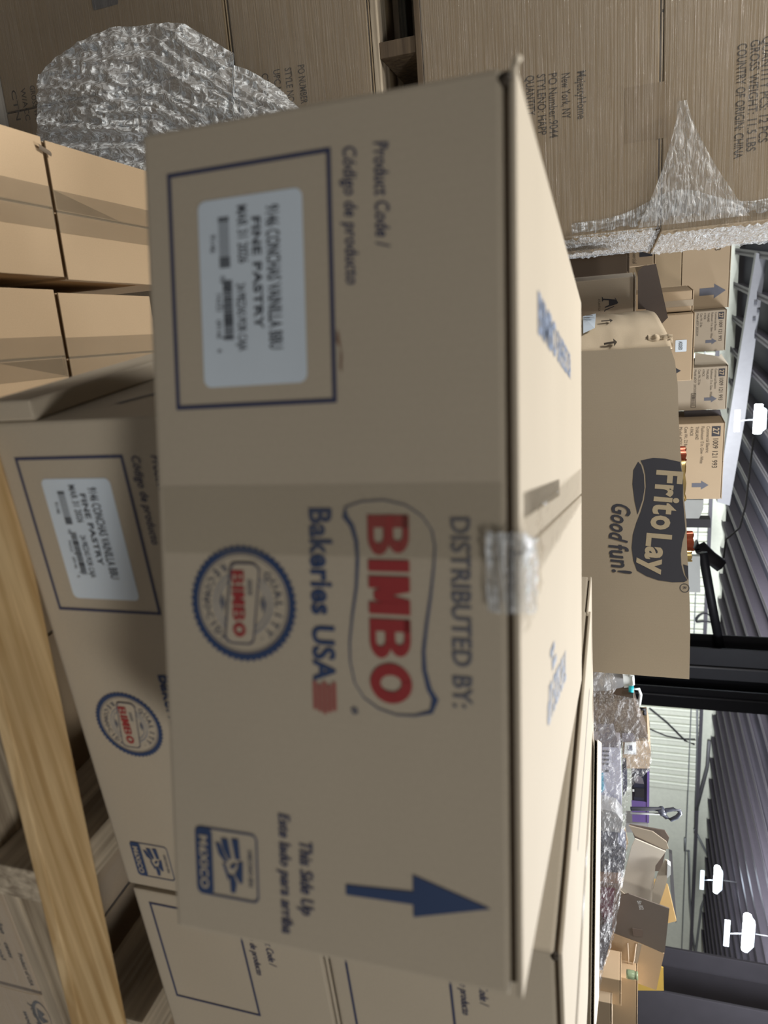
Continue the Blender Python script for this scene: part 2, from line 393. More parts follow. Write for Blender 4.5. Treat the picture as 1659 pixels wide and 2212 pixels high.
def hcolumn(label, base, wd, dp, top, mat, conduit=None):
    r = thing('steel_column', label, 'column', (base.x, base.y, FL), YW)
    H = top-FL
    box('flange', 0, wd, 0, 0.02, 0, H, mat, r, 0.004); box('flange', 0, wd, dp-0.02, dp, 0, H, mat, r, 0.004)
    box('web', wd/2-0.01, wd/2+0.01, 0.02, dp-0.02, 0, H, mat, r)
    box('base_plate', -0.05, wd+0.05, -0.05, dp+0.05, 0, 0.02, mat, r)
    if conduit is not None: tube('conduit', [(conduit, -0.02, 0), (conduit, -0.02, H)], 0.012, M['greybeam'], r)
    return r
P = on_y(1500, 1399, 8.0); hcolumn('black steel column rising behind the large snack carton', P, 0.36, 0.3, 2.45, M['steel'], 0.21)
P = on_y(1400, 1481, 11.0); hcolumn('dark steel column right of the snack carton with a lit edge', P, 0.33, 0.3, 2.45, M['steel'], 0.12)
P = on_y(1450, 2147, 6.0); hcolumn('wide purple-grey steel column at the far right end', P, 0.42, 0.42, 2.45, M['steel2'])

# high-bay lamps
def lamp(px, py, z, L, Wd, label, yaw=YW, rot=0):
    P = on_z(px, py, z)
    r = thing('ceiling_light', label, 'lamp', (P.x, P.y, z), yaw+rot, 'high-bay lamps under the roof')
    bm = bmesh.new(); a, b = L/2, Wd/2
    vs = [bm.verts.new(q) for q in ((-a,-b,0),(a,-b,0),(a,b,0),(-a,b,0),(-a*.7,-b*.5,.14),(a*.7,-b*.5,.14),(a*.7,b*.5,.14),(-a*.7,b*.5,.14))]
    for f in ((4,5,6,7),(0,1,5,4),(1,2,6,5),(2,3,7,6),(3,0,4,7)): bm.faces.new([vs[i] for i in f])
    bmesh.ops.scale(bm, vec=(0.8, 0.45, 0.8), verts=bm.verts[:]); obj('reflector', bm, M['paleglow'], r)
    tube('lamp_tube', [(-a*.85, 0, -0.02), (a*.85, 0, -0.02)], 0.07, M['lamp'], r, 10)
    box('added_glow_strip', -a*.65, a*.65, -0.10, -0.08, -0.42, -0.33, M['paleglow'], r); tube('added_strip_stay', [(0, -0.09, -0.33), (0, -0.02, 0.0)], 0.01, M['pipe'], r, 6)  # glowing strip and stay added for the pale gleam below the lamp
    up = bpy.data.lights.new('lamp_glow', 'POINT'); up.energy = 60; up.shadow_soft_size = 0.1; up.color = (0.72, 0.84, 1.0)
    uo = bpy.data.objects.new('lamp_glow', up); C.objects.link(uo); uo.parent = r; uo.location = (0, 0, -0.22)
    tube('hanger', [(0, 0, 0.14), (0, 0, max(0.15, 2.8-z))], 0.008, M['pipe'], r, 6)
    return r
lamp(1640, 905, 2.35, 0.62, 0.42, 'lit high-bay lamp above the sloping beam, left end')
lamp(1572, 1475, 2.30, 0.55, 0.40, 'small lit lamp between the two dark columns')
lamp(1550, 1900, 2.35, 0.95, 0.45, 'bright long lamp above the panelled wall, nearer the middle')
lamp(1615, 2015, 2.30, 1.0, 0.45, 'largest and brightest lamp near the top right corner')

def wire(name, label, cat, pts, Y, r, mat, closed=False, group=None):
    P = [on_p(*q, on_y(*pts[0], Y) if Y < 15 else hall_pt(0, DEEP-0.02-r, 0), YW) for q in pts]; b = P[0]
    o = tube(name, [q-b for q in P], r, mat, None, 6, closed); o.location = b+Vector((0, 0, CZ)); return tag(o, label, cat, group)
wire('conduit_pipe', 'thin conduit running level along the panelled wall', 'pipe', [(1506, 1400+110), (1506, 1615), (1501, 1800)], 20.5, 0.035, M['pipe'])
wire('conduit_pipe', 'dark conduit zigzagging down the right part of the wall', 'pipe', [(1480, 1810), (1480, 1838), (1488, 1838), (1490, 1940), (1496, 2020), (1508, 2100)], 19.5, 0.04, M['pipe'])
wire('brace_rod', 'pale diagonal brace below the wall top, right of the columns', 'brace', [(1504, 1750), (1528, 1656), (1532, 1600)], 20.0, 0.06, M['greybeam'])
wire('brace_rod', 'long thin diagonal brace crossing the upper right wall', 'brace', [(1500, 1790), (1545, 1880), (1515, 1960), (1500, 2080), (1490, 2140)], 19.0, 0.04, M['pipe'])
wire('slanted_pole', 'dark pole slanting above the snack carton to the black column', 'pole', [(1518, 1195), (1535, 1290), (1556, 1402)], 7.9, 0.05, M['steel'])
wire('roof_arm', 'grey bent arm behind the snack carton rim', 'bracket', [(1500, 1178), (1512, 1182), (1535, 1205), (1558, 1222)], 10.0, 0.09, M['steel2'])
P0 = [on_p(1522+20*math.cos(t)*(1-0.1*k), 1337+9*math.sin(t)+4*math.cos(2*t), hall_pt(0, DEEP-0.05-0.06*k, 0), YW) for k in range(2) for t in [i*2*PI/14 for i in range(14)]]
o = tube('cable_coil', [p-P0[0] for p in P0], 0.03, M['cable'], None, 6); o.location = P0[0]+Vector((0, 0, CZ)); tag(o, 'black coiled cable hanging on the far wall above the snack carton', 'cable')
wire('hose_line', 'dark sagging cable crossing the panelled wall diagonally', 'cable', [(1403, 1530), (1440, 1560), (1480, 1600), (1500, 1608)], 18, 0.03, M['cable'])
wire('hose_line', 'upper of two thin cables sagging across the panelled wall', 'cable', [(1404, 1575), (1440, 1590), (1470, 1596), (1502, 1597)], 18, 0.022, M['cable'])
wire('hanging_cord', 'thin white cord hanging from the lamp with a bend at its end', 'cord', [(1628, 945), (1611, 1090), (1598, 1140), (1575, 1160), (1568, 1165), (1563, 1205)], 9.5, 0.012, M['greybeam'])

# ------------------------------------------------------------------ bakery cartons
def heavy_bimbo(root, x, y, h, w, mat, off=EPS):
    # block capitals with thick stems, drawn as quads: B I M B O
    us = (0.262, 0.075, 0.250, 0.262, 0.268); tot = sum(us)+0.032*4; k = w/tot; t = 0.078*k; V = []; Fc = []
    def quad(*p):
        n0 = len(V); V.extend([place(FRONT, a, b, off+0.00003*(len(Fc) % 9)) for a, b in p]); Fc.append([n0, n0+1, n0+2, n0+3])
    def arc(cx, cy, ro, rh, ri, rhi, a0, a1, n=14):
        for i in range(n):
            a, b = a0+(a1-a0)*i/n, a0+(a1-a0)*(i+1)/n
            quad((cx+ro*math.cos(a), cy+rh*math.sin(a)), (cx+ro*math.cos(b), cy+rh*math.sin(b)), (cx+ri*math.cos(b), cy+rhi*math.sin(b)), (cx+ri*math.cos(a), cy+rhi*math.sin(a)))
    for i, ch in enumerate('BIMBO'):
        wd = us[i]*k; v = h*0.26
        if ch == 'I': quad((x, y), (x+wd, y), (x+wd, y+h), (x, y+h))
        if ch == 'B':
            quad((x, y), (x+t*1.05, y), (x+t*1.05, y+h), (x, y+h))
            for lo, hi, ext in ((0, 0.54, 1.0), (0.47, 1.0, 0.94)):
                yl, yh = y+h*lo, y+h*hi; rh = (yh-yl)/2; xc = x+wd*0.55*ext; ro = wd*0.45*ext; s_ = h*0.155
                quad((x, yl), (xc, yl), (xc, yl+s_), (x, yl+s_)); quad((x, yh-s_), (xc, yh-s_), (xc, yh), (x, yh))
                arc(xc, (yl+yh)/2, ro, rh, ro-t, rh-s_, -PI/2, PI/2)
        if ch == 'M':
            quad((x, y), (x+t, y), (x+t, y+h), (x, y+h)); quad((x+wd-t, y), (x+wd, y), (x+wd, y+h), (x+wd-t, y+h))
            quad((x+wd/2-t*.35, y+h*.12), (x+wd/2+t*.35, y+h*.12), (x+t*1.25, y+h), (x, y+h)); quad((x+wd/2-t*.35, y+h*.12), (x+wd/2+t*.35, y+h*.12), (x+wd, y+h), (x+wd-t*1.25, y+h))
        if ch == 'O': arc(x+wd/2, y+h/2, wd/2, h/2*1.03, wd/2-t, h/2-h*0.24, 0, 2*PI, 36)
        x += wd+0.032*k
    me = bpy.data.meshes.new('printed_lettering'); me.from_pydata(V, [], Fc); return link('printed_lettering', me, mat, root)
def bakery_prints(r, W, sx=0.0, parts='all', sticker=True, short=False):
    o = sx
    frame_rect(r, 0.031+o, 0.0200, 0.199+o, 0.1465, 0.0030, M['thinblue'])
    if sticker:
        st = ink(r, 'label_sticker', rrect(0.0535+o, 0.0440, 0.184+o, 0.1250, 0.006), M['sticker'], off=0.0005)
        q = lambda s, x, y, h, w, b=0.012, m=M['stickertext']: text(st, s, x+o, y, h, m, w, b, off=0.0009, name='label_text')
        q('9146 CONCHAS VAINILLA BBU', 0.0626, 0.0975, 0.0098, 0.0975, 0.016); q('FINE PASTRY', 0.0690, 0.0866, 0.0064, 0.0765, 0.03)
        q('MAR 31 2026', 0.0600, 0.0753, 0.0078, 0.0392, 0.01); q('24 PIEZAS POR CAJA', 0.1130, 0.0730, 0.0068, 0.0466, 0.01)
        rs = []; x = 0.0663
        for k in range(22):
            wd = 0.0011 if (k < 2 or k > 16) else 0.0005
            rs.append((x+o, 0.0602, x+wd+o, 0.0687)); x += wd + (0.0005 if (k < 2 or k > 16) else 0.0011)
        rects(st, 'barcode', rs, M['stickertext'], off=0.0009)
        rs = []; x = 0.1100
        for k in range(30):
            wd = random.choice((0.0006, 0.0009, 0.0012)); rs.append((x+o, 0.0622 if k % 14 else 0.0600, x+wd+o, 0.0696)); x += wd+random.choice((0.0004, 0.0008))
        rects(st, 'barcode', rs, M['stickertext'], off=0.0009)
        q('9146', 0.0775, 0.0532, 0.0045, 0.0125, 0.0); q('74323', 0.1182, 0.0566, 0.0038, 0.0128, 0); q('09146', 0.1370, 0.0560, 0.0038, 0.0128, 0)
        q('0', 0.1068, 0.0605, 0.0038, None, 0); q('6', 0.1575, 0.0562, 0.0038, None, 0)
    text(r, 'Código de producto', 0.0325+o, 0.1555, 0.0090, M['thinblue'], 0.0890, 0.012, 0.15)
    text(r, 'Product Code /', 0.0325+o, 0.1770, 0.0095, M['thinblue'], 0.0675, 0.012, 0.15)
    if short: return
    text(r, 'DISTRIBUTED BY:', 0.2770+o, 0.2245, 0.0125, M['greyink'], 0.1270, 0.016)
    heavy_bimbo(r, 0.2755+o, 0.1665, 0.0292, 0.1295, M['red'])
    thick = [(0.2697,0.1505),(0.2659,0.1627),(0.2649,0.1786),(0.2684,0.194),(0.2758,0.2053),(0.2855,0.212),(0.2965,0.214),(0.3113,0.2129),(0.3299,0.2107),(0.3487,0.2078),(0.3676,0.2056),(0.3801,0.2063),(0.3925,0.2096),(0.3997,0.2143),(0.4096,0.21),(0.4126,0.1977),(0.4132,0.1846),(0.4098,0.1713),(0.4029,0.1607),(0.393,0.1541),(0.3776,0.1511),(0.3645,0.151),(0.345,0.1533),(0.3256,0.1565),(0.3064,0.1577),(0.2937,0.1567),(0.2836,0.1535),(0.2773,0.1483)]
    wds = [0.9,0.8,0.8,0.8,0.8,0.8,0.9,1.0,1.3,1.6,2.0,2.6,3.2,4.2,2.4,1.0,0.8,0.8,0.8,0.8,0.9,1.0,1.3,1.6,2.0,2.6,3.2,4.0]
    cx, cy = 0.339, 0.181; inn = []; n = len(thick)
    for i, (x, y) in enumerate(thick):
        x0, y0 = thick[i-1]; x1, y1 = thick[(i+1) % n]; tx, ty = x1-x0, y1-y0; l = math.hypot(tx, ty) or 1
        nx, ny = ty/l, -tx/l; wd = wds[i]*0.0011; inn.append((x+nx*wd, y+ny*wd))
    band(r, 'printed_banner', [(x+o, y) for x, y in thick], [(x+o, y) for x, y in inn], M['blue'])
    band(r, 'registered_mark', ell(0.4126+o, 0.1540, 0.0026, 0.0026, 16), ell(0.4126+o, 0.1540, 0.0010, 0.0010, 16), M['greyink'])
    text(r, 'Bakeries USA', 0.2710+o, 0.1240, 0.0158, M['blue'], 0.1225, 0.030)
    flag = []
    for k in range(5):
        y0 = 0.1228+k*0.0037; flag.append((0.3935+o+0.002*(k % 2), y0, 0.4168+o-0.0014*abs(k-2), y0+0.0028))
    rects(r, 'printed_flag', flag, M['pinkred'])
    # quality seal: notched ring, inner rings, small banner
    cx, cy = 0.3405+o, 0.0690; n = 104
    outer = [(cx+(0.0422+(0.0010 if i % 2 else -0.0010))*math.cos(2*PI*i/n), cy+(0.0422+(0.0010 if i % 2 else -0.0010))*math.sin(2*PI*i/n)) for i in range(n)]
    seal = band(r, 'quality_seal', outer, ell(cx, cy, 0.0370, 0.0370, n), M['blue'])
    band(seal, 'seal_ring', ell(cx, cy, 0.0356, 0.0356), ell(cx, cy, 0.0352, 0.0352), M['thinblue'])
    band(seal, 'seal_ring', ell(cx, cy, 0.0235, 0.0235), ell(cx, cy, 0.0228, 0.0228), M['paleblue'])
    band(seal, 'seal_ring', ell(cx, cy, 0.0200, 0.0200), ell(cx, cy, 0.0194, 0.0194), M['paleblue'])
    arc_text(seal, '\u00b7QUALITY\u00b7', cx, cy, 0.0262, 0.0062, PI*0.83, PI*0.17, M['greyink'])
    arc_text(seal, 'RECONOCIDA', cx, cy, 0.0325, 0.0060, PI*1.17, PI*1.83, M['greyink'], inward=True)
    sb = rrect(cx-0.0300, cy-0.0122, cx+0.0300, cy+0.0120, 0.006)
    ink(seal, 'seal_banner', [(x, y-0.0030*math.sin((x-cx)/0.030*2.2)) for x, y in sb], M['bakery'], off=0.0010)
    ib = rrect(cx-0.0290, cy-0.0112, cx+0.0290, cy+0.0110, 0.0055)
    band(seal, 'seal_banner_outline', [(x, y-0.0030*math.sin((x-cx)/0.030*2.2)) for x, y in sb], [(x, y-0.0030*math.sin((x-cx)/0.030*2.2)) for x, y in ib], M['thinblue'], off=0.0014)
    heavy_bimbo(seal, cx-0.0245, cy-0.0080, 0.0100, 0.0490, M['red'], 0.0014)
    text(seal, 'DESDE', cx-0.018, cy+0.0048, 0.0036, M['greyink'], 0.0120, 0.01, 0.2, off=0.0014)
    for sg in (-1, 1): ink(seal, 'wheat_mark', [(cx-0.0065, cy+sg*0.0165), (cx, cy+sg*0.0165+0.0022), (cx+0.0065, cy+sg*0.0165), (cx, cy+sg*0.0165-0.0022)], M['greyink'])
    # made-in badge with the eagle
    bd = band(r, 'origin_badge', rrect(0.5140+o, 0.0210, 0.5675+o, 0.0740, 0.005), rrect(0.5152+o, 0.0222, 0.5663+o, 0.0728, 0.004), M['blue'])
    ink(bd, 'badge_band', rrect(0.5146+o, 0.0216, 0.5669+o, 0.0356, 0.004), M['blue'], off=0.0009)
    text(bd, 'MéXICO', 0.5205+o, 0.0248, 0.0066, M['bakery'], 0.0420, 0.03, off=0.0013)
    text(bd, 'HECHO EN', 0.5276+o, 0.0658, 0.0037, M['greyink'], 0.0278, 0.015)
    for pts in ([(0.5250,0.0384),(0.5250,0.0422),(0.5392,0.0486),(0.5396,0.0462),(0.5337,0.0408)], [(0.5212,0.0432),(0.5208,0.0492),(0.5358,0.0518),(0.5370,0.0492),(0.5291,0.0448)],
                [(0.5203,0.0521),(0.5197,0.0583),(0.5354,0.0592),(0.5360,0.0550)], [(0.5425,0.0500),(0.5391,0.0538),(0.5392,0.0563),(0.5444,0.0524)],
                [(0.5488,0.0497),(0.5488,0.0535),(0.5547,0.0557),(0.5624,0.0541),(0.5625,0.0504)], [(0.5379,0.0576),(0.5367,0.0613),(0.5533,0.0607),(0.5547,0.0588),(0.5481,0.0541),(0.5431,0.0568)],
                [(0.5407,0.0438),(0.5408,0.0463),(0.5500,0.0497),(0.5537,0.0483)]):
        ink(bd, 'eagle_mark', [(x+o, y) for x, y in pts], M['blue'])
    ar = [(0.5405, 0.1440), (0.5480, 0.1440), (0.5465, 0.1940), (0.5555, 0.1940), (0.5400, 0.2480), (0.5250, 0.1940), (0.5372, 0.1940)]
    ink(r, 'printed_arrow', [(x+o, y) for x, y in ar], M['blue'])
    text(r, 'This Side Up', 0.5136+o, 0.1085, 0.0100, M['thinblue'], 0.0560, 0.02, 0.12)
    text(r, 'Este lado para arriba', 0.4950+o, 0.0925, 0.0088, M['thinblue'], 0.0915, 0.02, 0.12)

BW, BD, BH = 0.60, 0.725, 0.269
my = 0.0754
front = carton('bakery_box', 'large pale brown bakery carton in front with red and blue print', (-0.2727, 0.4445, -0.3312), my, BW, BD, BH, M['bakery'], 'bakery cartons', tape=False, lip=0.0045, cap=0.0045)
bakery_prints(front, BW)
TOP = ('top', BH)
text(front, 'BIMBO', 0.143, 0.110, 0.030, M['paleblue'], 0.16, 0.03, rot=PI/2, plane=TOP)
text(front, 'BAKERIES USA', 0.143, 0.285, 0.028, M['paleblue'], 0.19, 0.03, rot=PI/2, plane=TOP)
text(front, 'THIS SIDE UP', 0.462, 0.385, 0.032, M['paleblue'], 0.215, 0.03, rot=-PI*0.53, plane=TOP)
rects(front, 'printed_mark', [(0.414, 0.196, 0.421, 0.236), (0.431, 0.214, 0.438, 0.254), (0.414, 0.214, 0.431, 0.221)], M['paleblue'], TOP)
# crumpled clear tape over the middle seam, folding down the front
def sheet(name, fn, nu, nv, mat, parent=None, smooth=True):
    me = bpy.data.meshes.new(name)
    me.from_pydata([tuple(fn(i/nu, j/nv)) for j in range(nv+1) for i in range(nu+1)], [], [[j*(nu+1)+i, j*(nu+1)+i+1, (j+1)*(nu+1)+i+1, (j+1)*(nu+1)+i] for j in range(nv) for i in range(nu)])
    return link(name, me, mat, parent, smooth)
box('tape', 0.262, 0.279, 0.02, 0.30, BH, BH+0.0008, M['tape'], front)
def tape_fn(u, v):
    d = 0.70*(1-v); s = 0.268+0.052*u+0.02*(0.5-v)*(-1)
    z = BH+0.0015+0.004*abs(noise.noise(Vector((u*5, v*14, 1))))*(0.4+v); y = d
    if d < 0.0: y = -0.0025-0.002*abs(noise.noise(Vector((u*9, v*30, 5)))); z = BH+d*1.0
    elif d < 0.10: s += (0.10-d)*0.22*(u); z += 0.006*abs(noise.noise(Vector((u*8, v*30, 3))))
    return (s, y, z)
sheet('tape', tape_fn, 14, 70, M['tape'], front)
def crumple_tape(u, v):
    s = 0.286+0.052*u; a = v*1.9-0.9
    n1 = noise.noise(Vector((u*7, v*7, 9)))*0.004; n2 = noise.noise(Vector((u*14, v*11, 2)))*0.003
    if a < 0: return (s+n2, -0.004-abs(n1), BH+a*0.022-0.001)
    return (s+n2+a*0.012, a*0.06-0.004, BH+0.003+abs(n1)+abs(n2))
sheet('crumpled_tape', crumple_tape, 22, 22, M['edgefilm'], front)
# broad strip of clear tape down the front
box('front_tape', 0.255, 0.305, -0.0011, -0.0009, 0.005, BH-0.01, film('clear_tape', 0.965, (3, 3, 3), 0.05, 0.0, (0.42, 0.38, 0.28), 0.35), front)
ink(front, 'scuff_mark', [(0.1497, 0.1478), (0.158, 0.147), (0.163, 0.1500), (0.176, 0.1490), (0.1790, 0.1505), (0.168, 0.1512), (0.1530, 0.1492)], M['scuff'], off=0.0004)
# raised torn tip and dark slot at the top left corner
tube('torn_corner', [(0.006, 0.004, BH-0.002), (-0.005, 0.006, BH-0.001), (-0.0075, 0.008, BH+0.001)], 0.0022, M['bakery'], front)
tube('corner_slot', [(0.006, -0.0005, BH-0.0068), (0.008, 0.004, BH-0.0068)], 0.0045, M['brownink'], front)

by = 0.3689
sb = Vector((-0.0526, 0.5639, 0)); sa = Vector((math.cos(by), math.sin(by), 0)); sc = Vector((-math.sin(by), math.cos(by), 0))
def stack(s, d, z): return sb+sa*s+sc*d+Vector((0, 0, z))
low = carton('bakery_box', 'bakery carton underneath the front one, white sticker, seal and badge showing', stack(-0.035, 0, -0.5870), by, 0.590, BD, 0.2555, M['bakery'], 'bakery cartons', lip=0.0045, cap=0.0045)
bakery_prints(low, 0.59, 0.004)
bm = bmesh.new(); bx(bm, -0.021, -0.0005, 0.0, 0.40, 0, 0.057); obj('bulged_side', bm, M['bakery'], low, 0.003)
# print on its left side
for k in range(3):
    a = 0.06+0.035*k
    o = ink(low, 'side_print', [(-a, 0.10+0.02*k), (-a-0.05, 0.12+0.03*k), (-a-0.055, 0.128+0.03*k), (-a-0.004, 0.108+0.02*k)], M['greyink'], ('side', -0.0002), 0.0008)
right = carton('bakery_box', 'bottom right bakery carton with an empty printed frame, above the wooden board', stack(0.567, 0.004, -0.5870), by, 0.60, BD, 0.2580, M['bakery'], 'bakery cartons')
bakery_prints(right, 0.60, -0.012, sticker=False, short=True)
upper = carton('bakery_box', 'upper right bakery carton with a slot at its corner, behind the front one', stack(0.538, 0.0, -0.3245), by, 0.60, BD, 0.2675, M['bakery'], 'bakery cartons', lip=0.0045, cap=0.0045)
bakery_prints(upper, 0.60, 0.0, sticker=False, short=True)
tube('corner_slot', [(0.004, -0.0005, 0.2595), (0.007, 0.004, 0.2595)], 0.0042, M['brownink'], upper)
rects(upper, 'printed_line', [(0.10, 0.24, 0.106, 0.62)], M['greyink'], ('top', 0.2675))
back = carton('bakery_box', 'bakery carton behind the upper right one carrying a loose sheet', stack(0.55, 0.74, -0.3245), by, 0.60, 0.16, 0.262, M['bakery'], 'bakery cartons')
back2 = carton('bakery_box', 'bakery carton under the loose sheet at the back of the bottom layer', stack(0.56, 0.745, -0.5870), by, 0.60, 0.16, 0.2600, M['bakery'], 'bakery cartons')

# loose corrugated sheet with its cut edge towards the lens
A = on_y(1291, 1598, 1.50); B = on_y(1280, 2260, 1.34)
d = (B-A); L = d.length; yw = math.atan2(d.y, d.x)
sh = thing('cardboard_sheet', 'loose corrugated sheet with its dark fluted edge showing, top right', 'cardboard', (A.x, A.y, -0.0610), yw)
TH = A.z+0.0610
box('liner', 0, L, 0, 0.30, TH-0.0008, TH+0.0002, M['pale'], sh)
box('liner', 0, L, 0, 0.30, TH-0.0068, TH-0.0060, M['pale'], sh)
bm = bmesh.new(); n = int(L/0.0085); prev = None
for i in range(2*n+1):
    x = L*i/(2*n); z = TH-0.0010 if i % 2 else TH-0.0058
    c = (bm.verts.new((x, 0.0006, z)), bm.verts.new((x, 0.30, z)))
    if prev: bm.faces.new([prev[0], c[0], c[1], prev[1]])
    prev = c
bmesh.ops.solidify(bm, geom=bm.faces[:], thickness=0.0004)
fl = obj('fluting', bm, M['flute'], sh); fl['kind'] = 'stuff'
box('packing_strip', 0.02, L-0.02, 0.01, 0.29, 0.0, TH-0.0070, M['bakery'], sh)

# ------------------------------------------------------------------ pallet under the bakery cartons
PZ = -0.5875
pal = thing('wooden_pallet', 'wooden pallet with a yellow pine front board carrying the bakery cartons', 'pallet', (-0.0526, 0.5639, PZ-0.150), by)
pl = lambda p: Vector((sa.dot(p-sb), sc.dot(p-sb), 0))
f0 = pl(on_z(28, 1598, PZ)); f1 = pl(on_z(176, 2212, PZ)); g0 = pl(on_z(110, 1400, PZ)); g1 = pl(on_z(275, 2212, PZ))
nd = (f1-f0).normalized(); fd = (g1-g0).normalized()
def zz(p, z): return (p.x, p.y, z)
slab('front_board', [zz(f0-nd*0.33, 0.150), zz(f1+nd*0.35, 0.150), zz(g1+fd*0.35, 0.150), zz(g0-fd*0.22, 0.150)], (0, 0, -0.016), M['yellowwood'], pal, 0.002)
for a, b in ((0.13, 0.22), (0.30, 0.39), (0.48, 0.58), (0.68, 0.80)): box('deck_board', -0.03, 1.25, a, b, 0.130, 0.150, M['greywood'], pal, 0.002)
for i, (x, wd) in enumerate(((-0.03, 0.045), (0.475, 0.05), (0.78, 0.06), (1.14, 0.05))):
    sx = x
    bm = bmesh.new(); bx(bm, 0, 0.80, -wd/2, wd/2, 0.022, 0.129)
    o = obj('stringer', bm, M['greywood'], pal, 0.003); o.rotation_euler = (0, 0, PI/2); o.location = (sx+wd/2, -0.07+0.045*(i > 1), 0)
for a, b in ((-0.05, 0.03), (0.17, 0.25), (0.45, 0.55), (0.66, 0.76)): box('bottom_board', -0.02, 1.22, a, b, 0.0005, 0.021, M['greywood'], pal, 0.002)
slab('paper_label', [(0.88, 0.03, 0.1315), (0.95, 0.035, 0.1315), (0.94, 0.085, 0.1315), (0.875, 0.075, 0.1315)], (0, 0, 0.0006), M['sticker'], pal)

# lower cartons the pallet stands on
LZ = PZ-0.1505
lg = 'wrapped cartons below the pallet'
e0 = on_z(8, 1910, LZ)
def lower(k, label, ds, W, H, m='grey'):
    p = Vector((e0.x, e0.y, LZ-H)) + Vector((math.cos(by), math.sin(by), 0))*ds
    r = carton('lower_carton', label, p, by, W, 0.48 if ds < -0.2 else 0.62, H, M['tan'], lg, tape=False, gap=0.004)
    return r
a1 = lower(0, 'printed carton below the pallet, leftmost with its corner cut by the frame', -0.465, 0.42, 0.34)
a2 = lower(1, 'wrapped printed carton with fruit lettering, middle of the three below the pallet', -0.040, 0.235, 0.34)
a3 = lower(2, 'printed carton with an oval logo at the bottom edge under the board', 0.200, 0.50, 0.34)
for a, s0 in ((a2, 0.0), (a3, 0.005)):
    W_ = 0.235
    text(a, 'your watermelon', s0+0.018, 0.302, 0.0085, M['brownink'], 0.115, 0.02, 0.25)
    text(a, 'wodjos', s0+0.040, 0.284, 0.0085, M['brownink'], 0.048, 0.02, 0.25)
    text(a, 'cases', s0+0.150, 0.300, 0.0075, M['brownink'], 0.028, 0.02, 0.25)
    for k in range(4): text(a, ('1 pal', '123 lb', '22.5 kg', 'Best use by')[k], s0+0.155, 0.284-0.014*k, 0.0075, M['brownink'], 0.03, 0.01)
    text(a, 'Product of USA', s0+0.165, 0.318, 0.0075, M['brownink'], 0.06, 0.01)
    band(a, 'oval_logo', ell(s0+0.008 if a is a2 else 0.045, 0.318, 0.030, 0.014, 32), ell(s0+0.008 if a is a2 else 0.045, 0.320, 0.026, 0.011, 32), M['black'])
    ink(a, 'logo_letters', [(0.030, 0.313), (0.040, 0.324), (0.047, 0.317), (0.054, 0.326), (0.060, 0.315), (0.050, 0.310)], M['black'])
for a in (a2, a3): sheet('stretch_film', lambda u, v: ((-0.002+0.238*u), (-0.004 if v < 0.5 else (v-0.5)*0.9), 0.344+0.002*noise.noise(Vector((u*8, v*12, 0))) if v >= 0.5 else v*0.688), 24, 24, M['film'], a)
for lev in (1, 2):
    H2 = 0.255 if lev == 1 else 0.26
    z0 = LZ-0.341-H2 if lev == 1 else FL
    for k, (ds, W_) in enumerate(((-0.45, 0.41), (-0.03, 0.60))):
        p = Vector((e0.x, e0.y, z0)) + Vector((math.cos(by), math.sin(by), 0))*ds
        carton('lower_carton', ('kraft carton in the %s row below the pallet, %s side' % (('middle', 'floor')[lev-1], ('left', 'right')[k])), p, by, W_, 0.48 if ds < -0.2 else 0.62, (H2 if lev == 1 else (LZ-0.341-0.256-FL)), M['grey'], lg, tape=False)

# ------------------------------------------------------------------ kraft cartons seen from above, left
KZ = -1.0; ky = R3(14.5); ka = Vector((math.cos(ky), math.sin(ky), 0)); kc = Vector((-math.sin(ky), math.cos(ky), 0))
k0 = Vector((-0.6727, 1.0617, 0))
def kraft(label, s, d, W, D, z=0.0, tilt=0.0, hh=0.30):
    p = k0+ka*s+kc*d; r = carton('kraft_carton', label, (p.x, p.y, KZ-hh+z), ky+tilt, W, D, hh, M['kraft'], 'kraft cartons seen from above', tw=0.075, gap=0.0035, lip=0.004)
    return r
kraft('taped kraft carton at the left frame corner, front left of four', 0.0-0.006, -0.365, 0.243, 0.355)
kraft('taped kraft carton under the crumpled film, back left of four', -0.002, 0.0, 0.243, 0.40)
kraft('taped kraft carton in the front row beside the wide bakery carton', 0.260, -0.395, 0.243, 0.355, -0.004)
kraft('taped kraft carton in the back row ending before a dark gap', 0.2650, -0.030, 0.240, 0.285, -0.004)
for i, (s, d, W_, D_) in enumerate(((-0.006, -0.365, 0.25, 0.36), (0.0, 0.0, 0.245, 0.395), (0.256, -0.395, 0.245, 0.355), (0.262, -0.035, 0.24, 0.285))):
    p = k0+ka*s+kc*d
    carton('kraft_carton', 'kraft carton standing on the floor below the %s one' % ('front left', 'back left', 'front right', 'back right')[i], (p.x, p.y, FL), ky, W_, D_, KZ-0.305-FL, M['kraft'], 'kraft cartons on the floor')
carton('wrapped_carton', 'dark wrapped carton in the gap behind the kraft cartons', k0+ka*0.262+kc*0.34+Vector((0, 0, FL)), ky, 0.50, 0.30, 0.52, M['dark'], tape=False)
# little torn flap at the corner between two cartons
P = on_z(97, 320, KZ+0.004)
o = sheet('torn_flap', lambda u, v: (u*0.009, v*0.030-0.02+0.004*u, 0.003*math.sin(u*3)+0.001), 4, 8, M['flute']); o.location = (P.x, P.y, P.z+CZ); tag(o, 'torn scrap of board stuck between two kraft cartons', 'scrap')

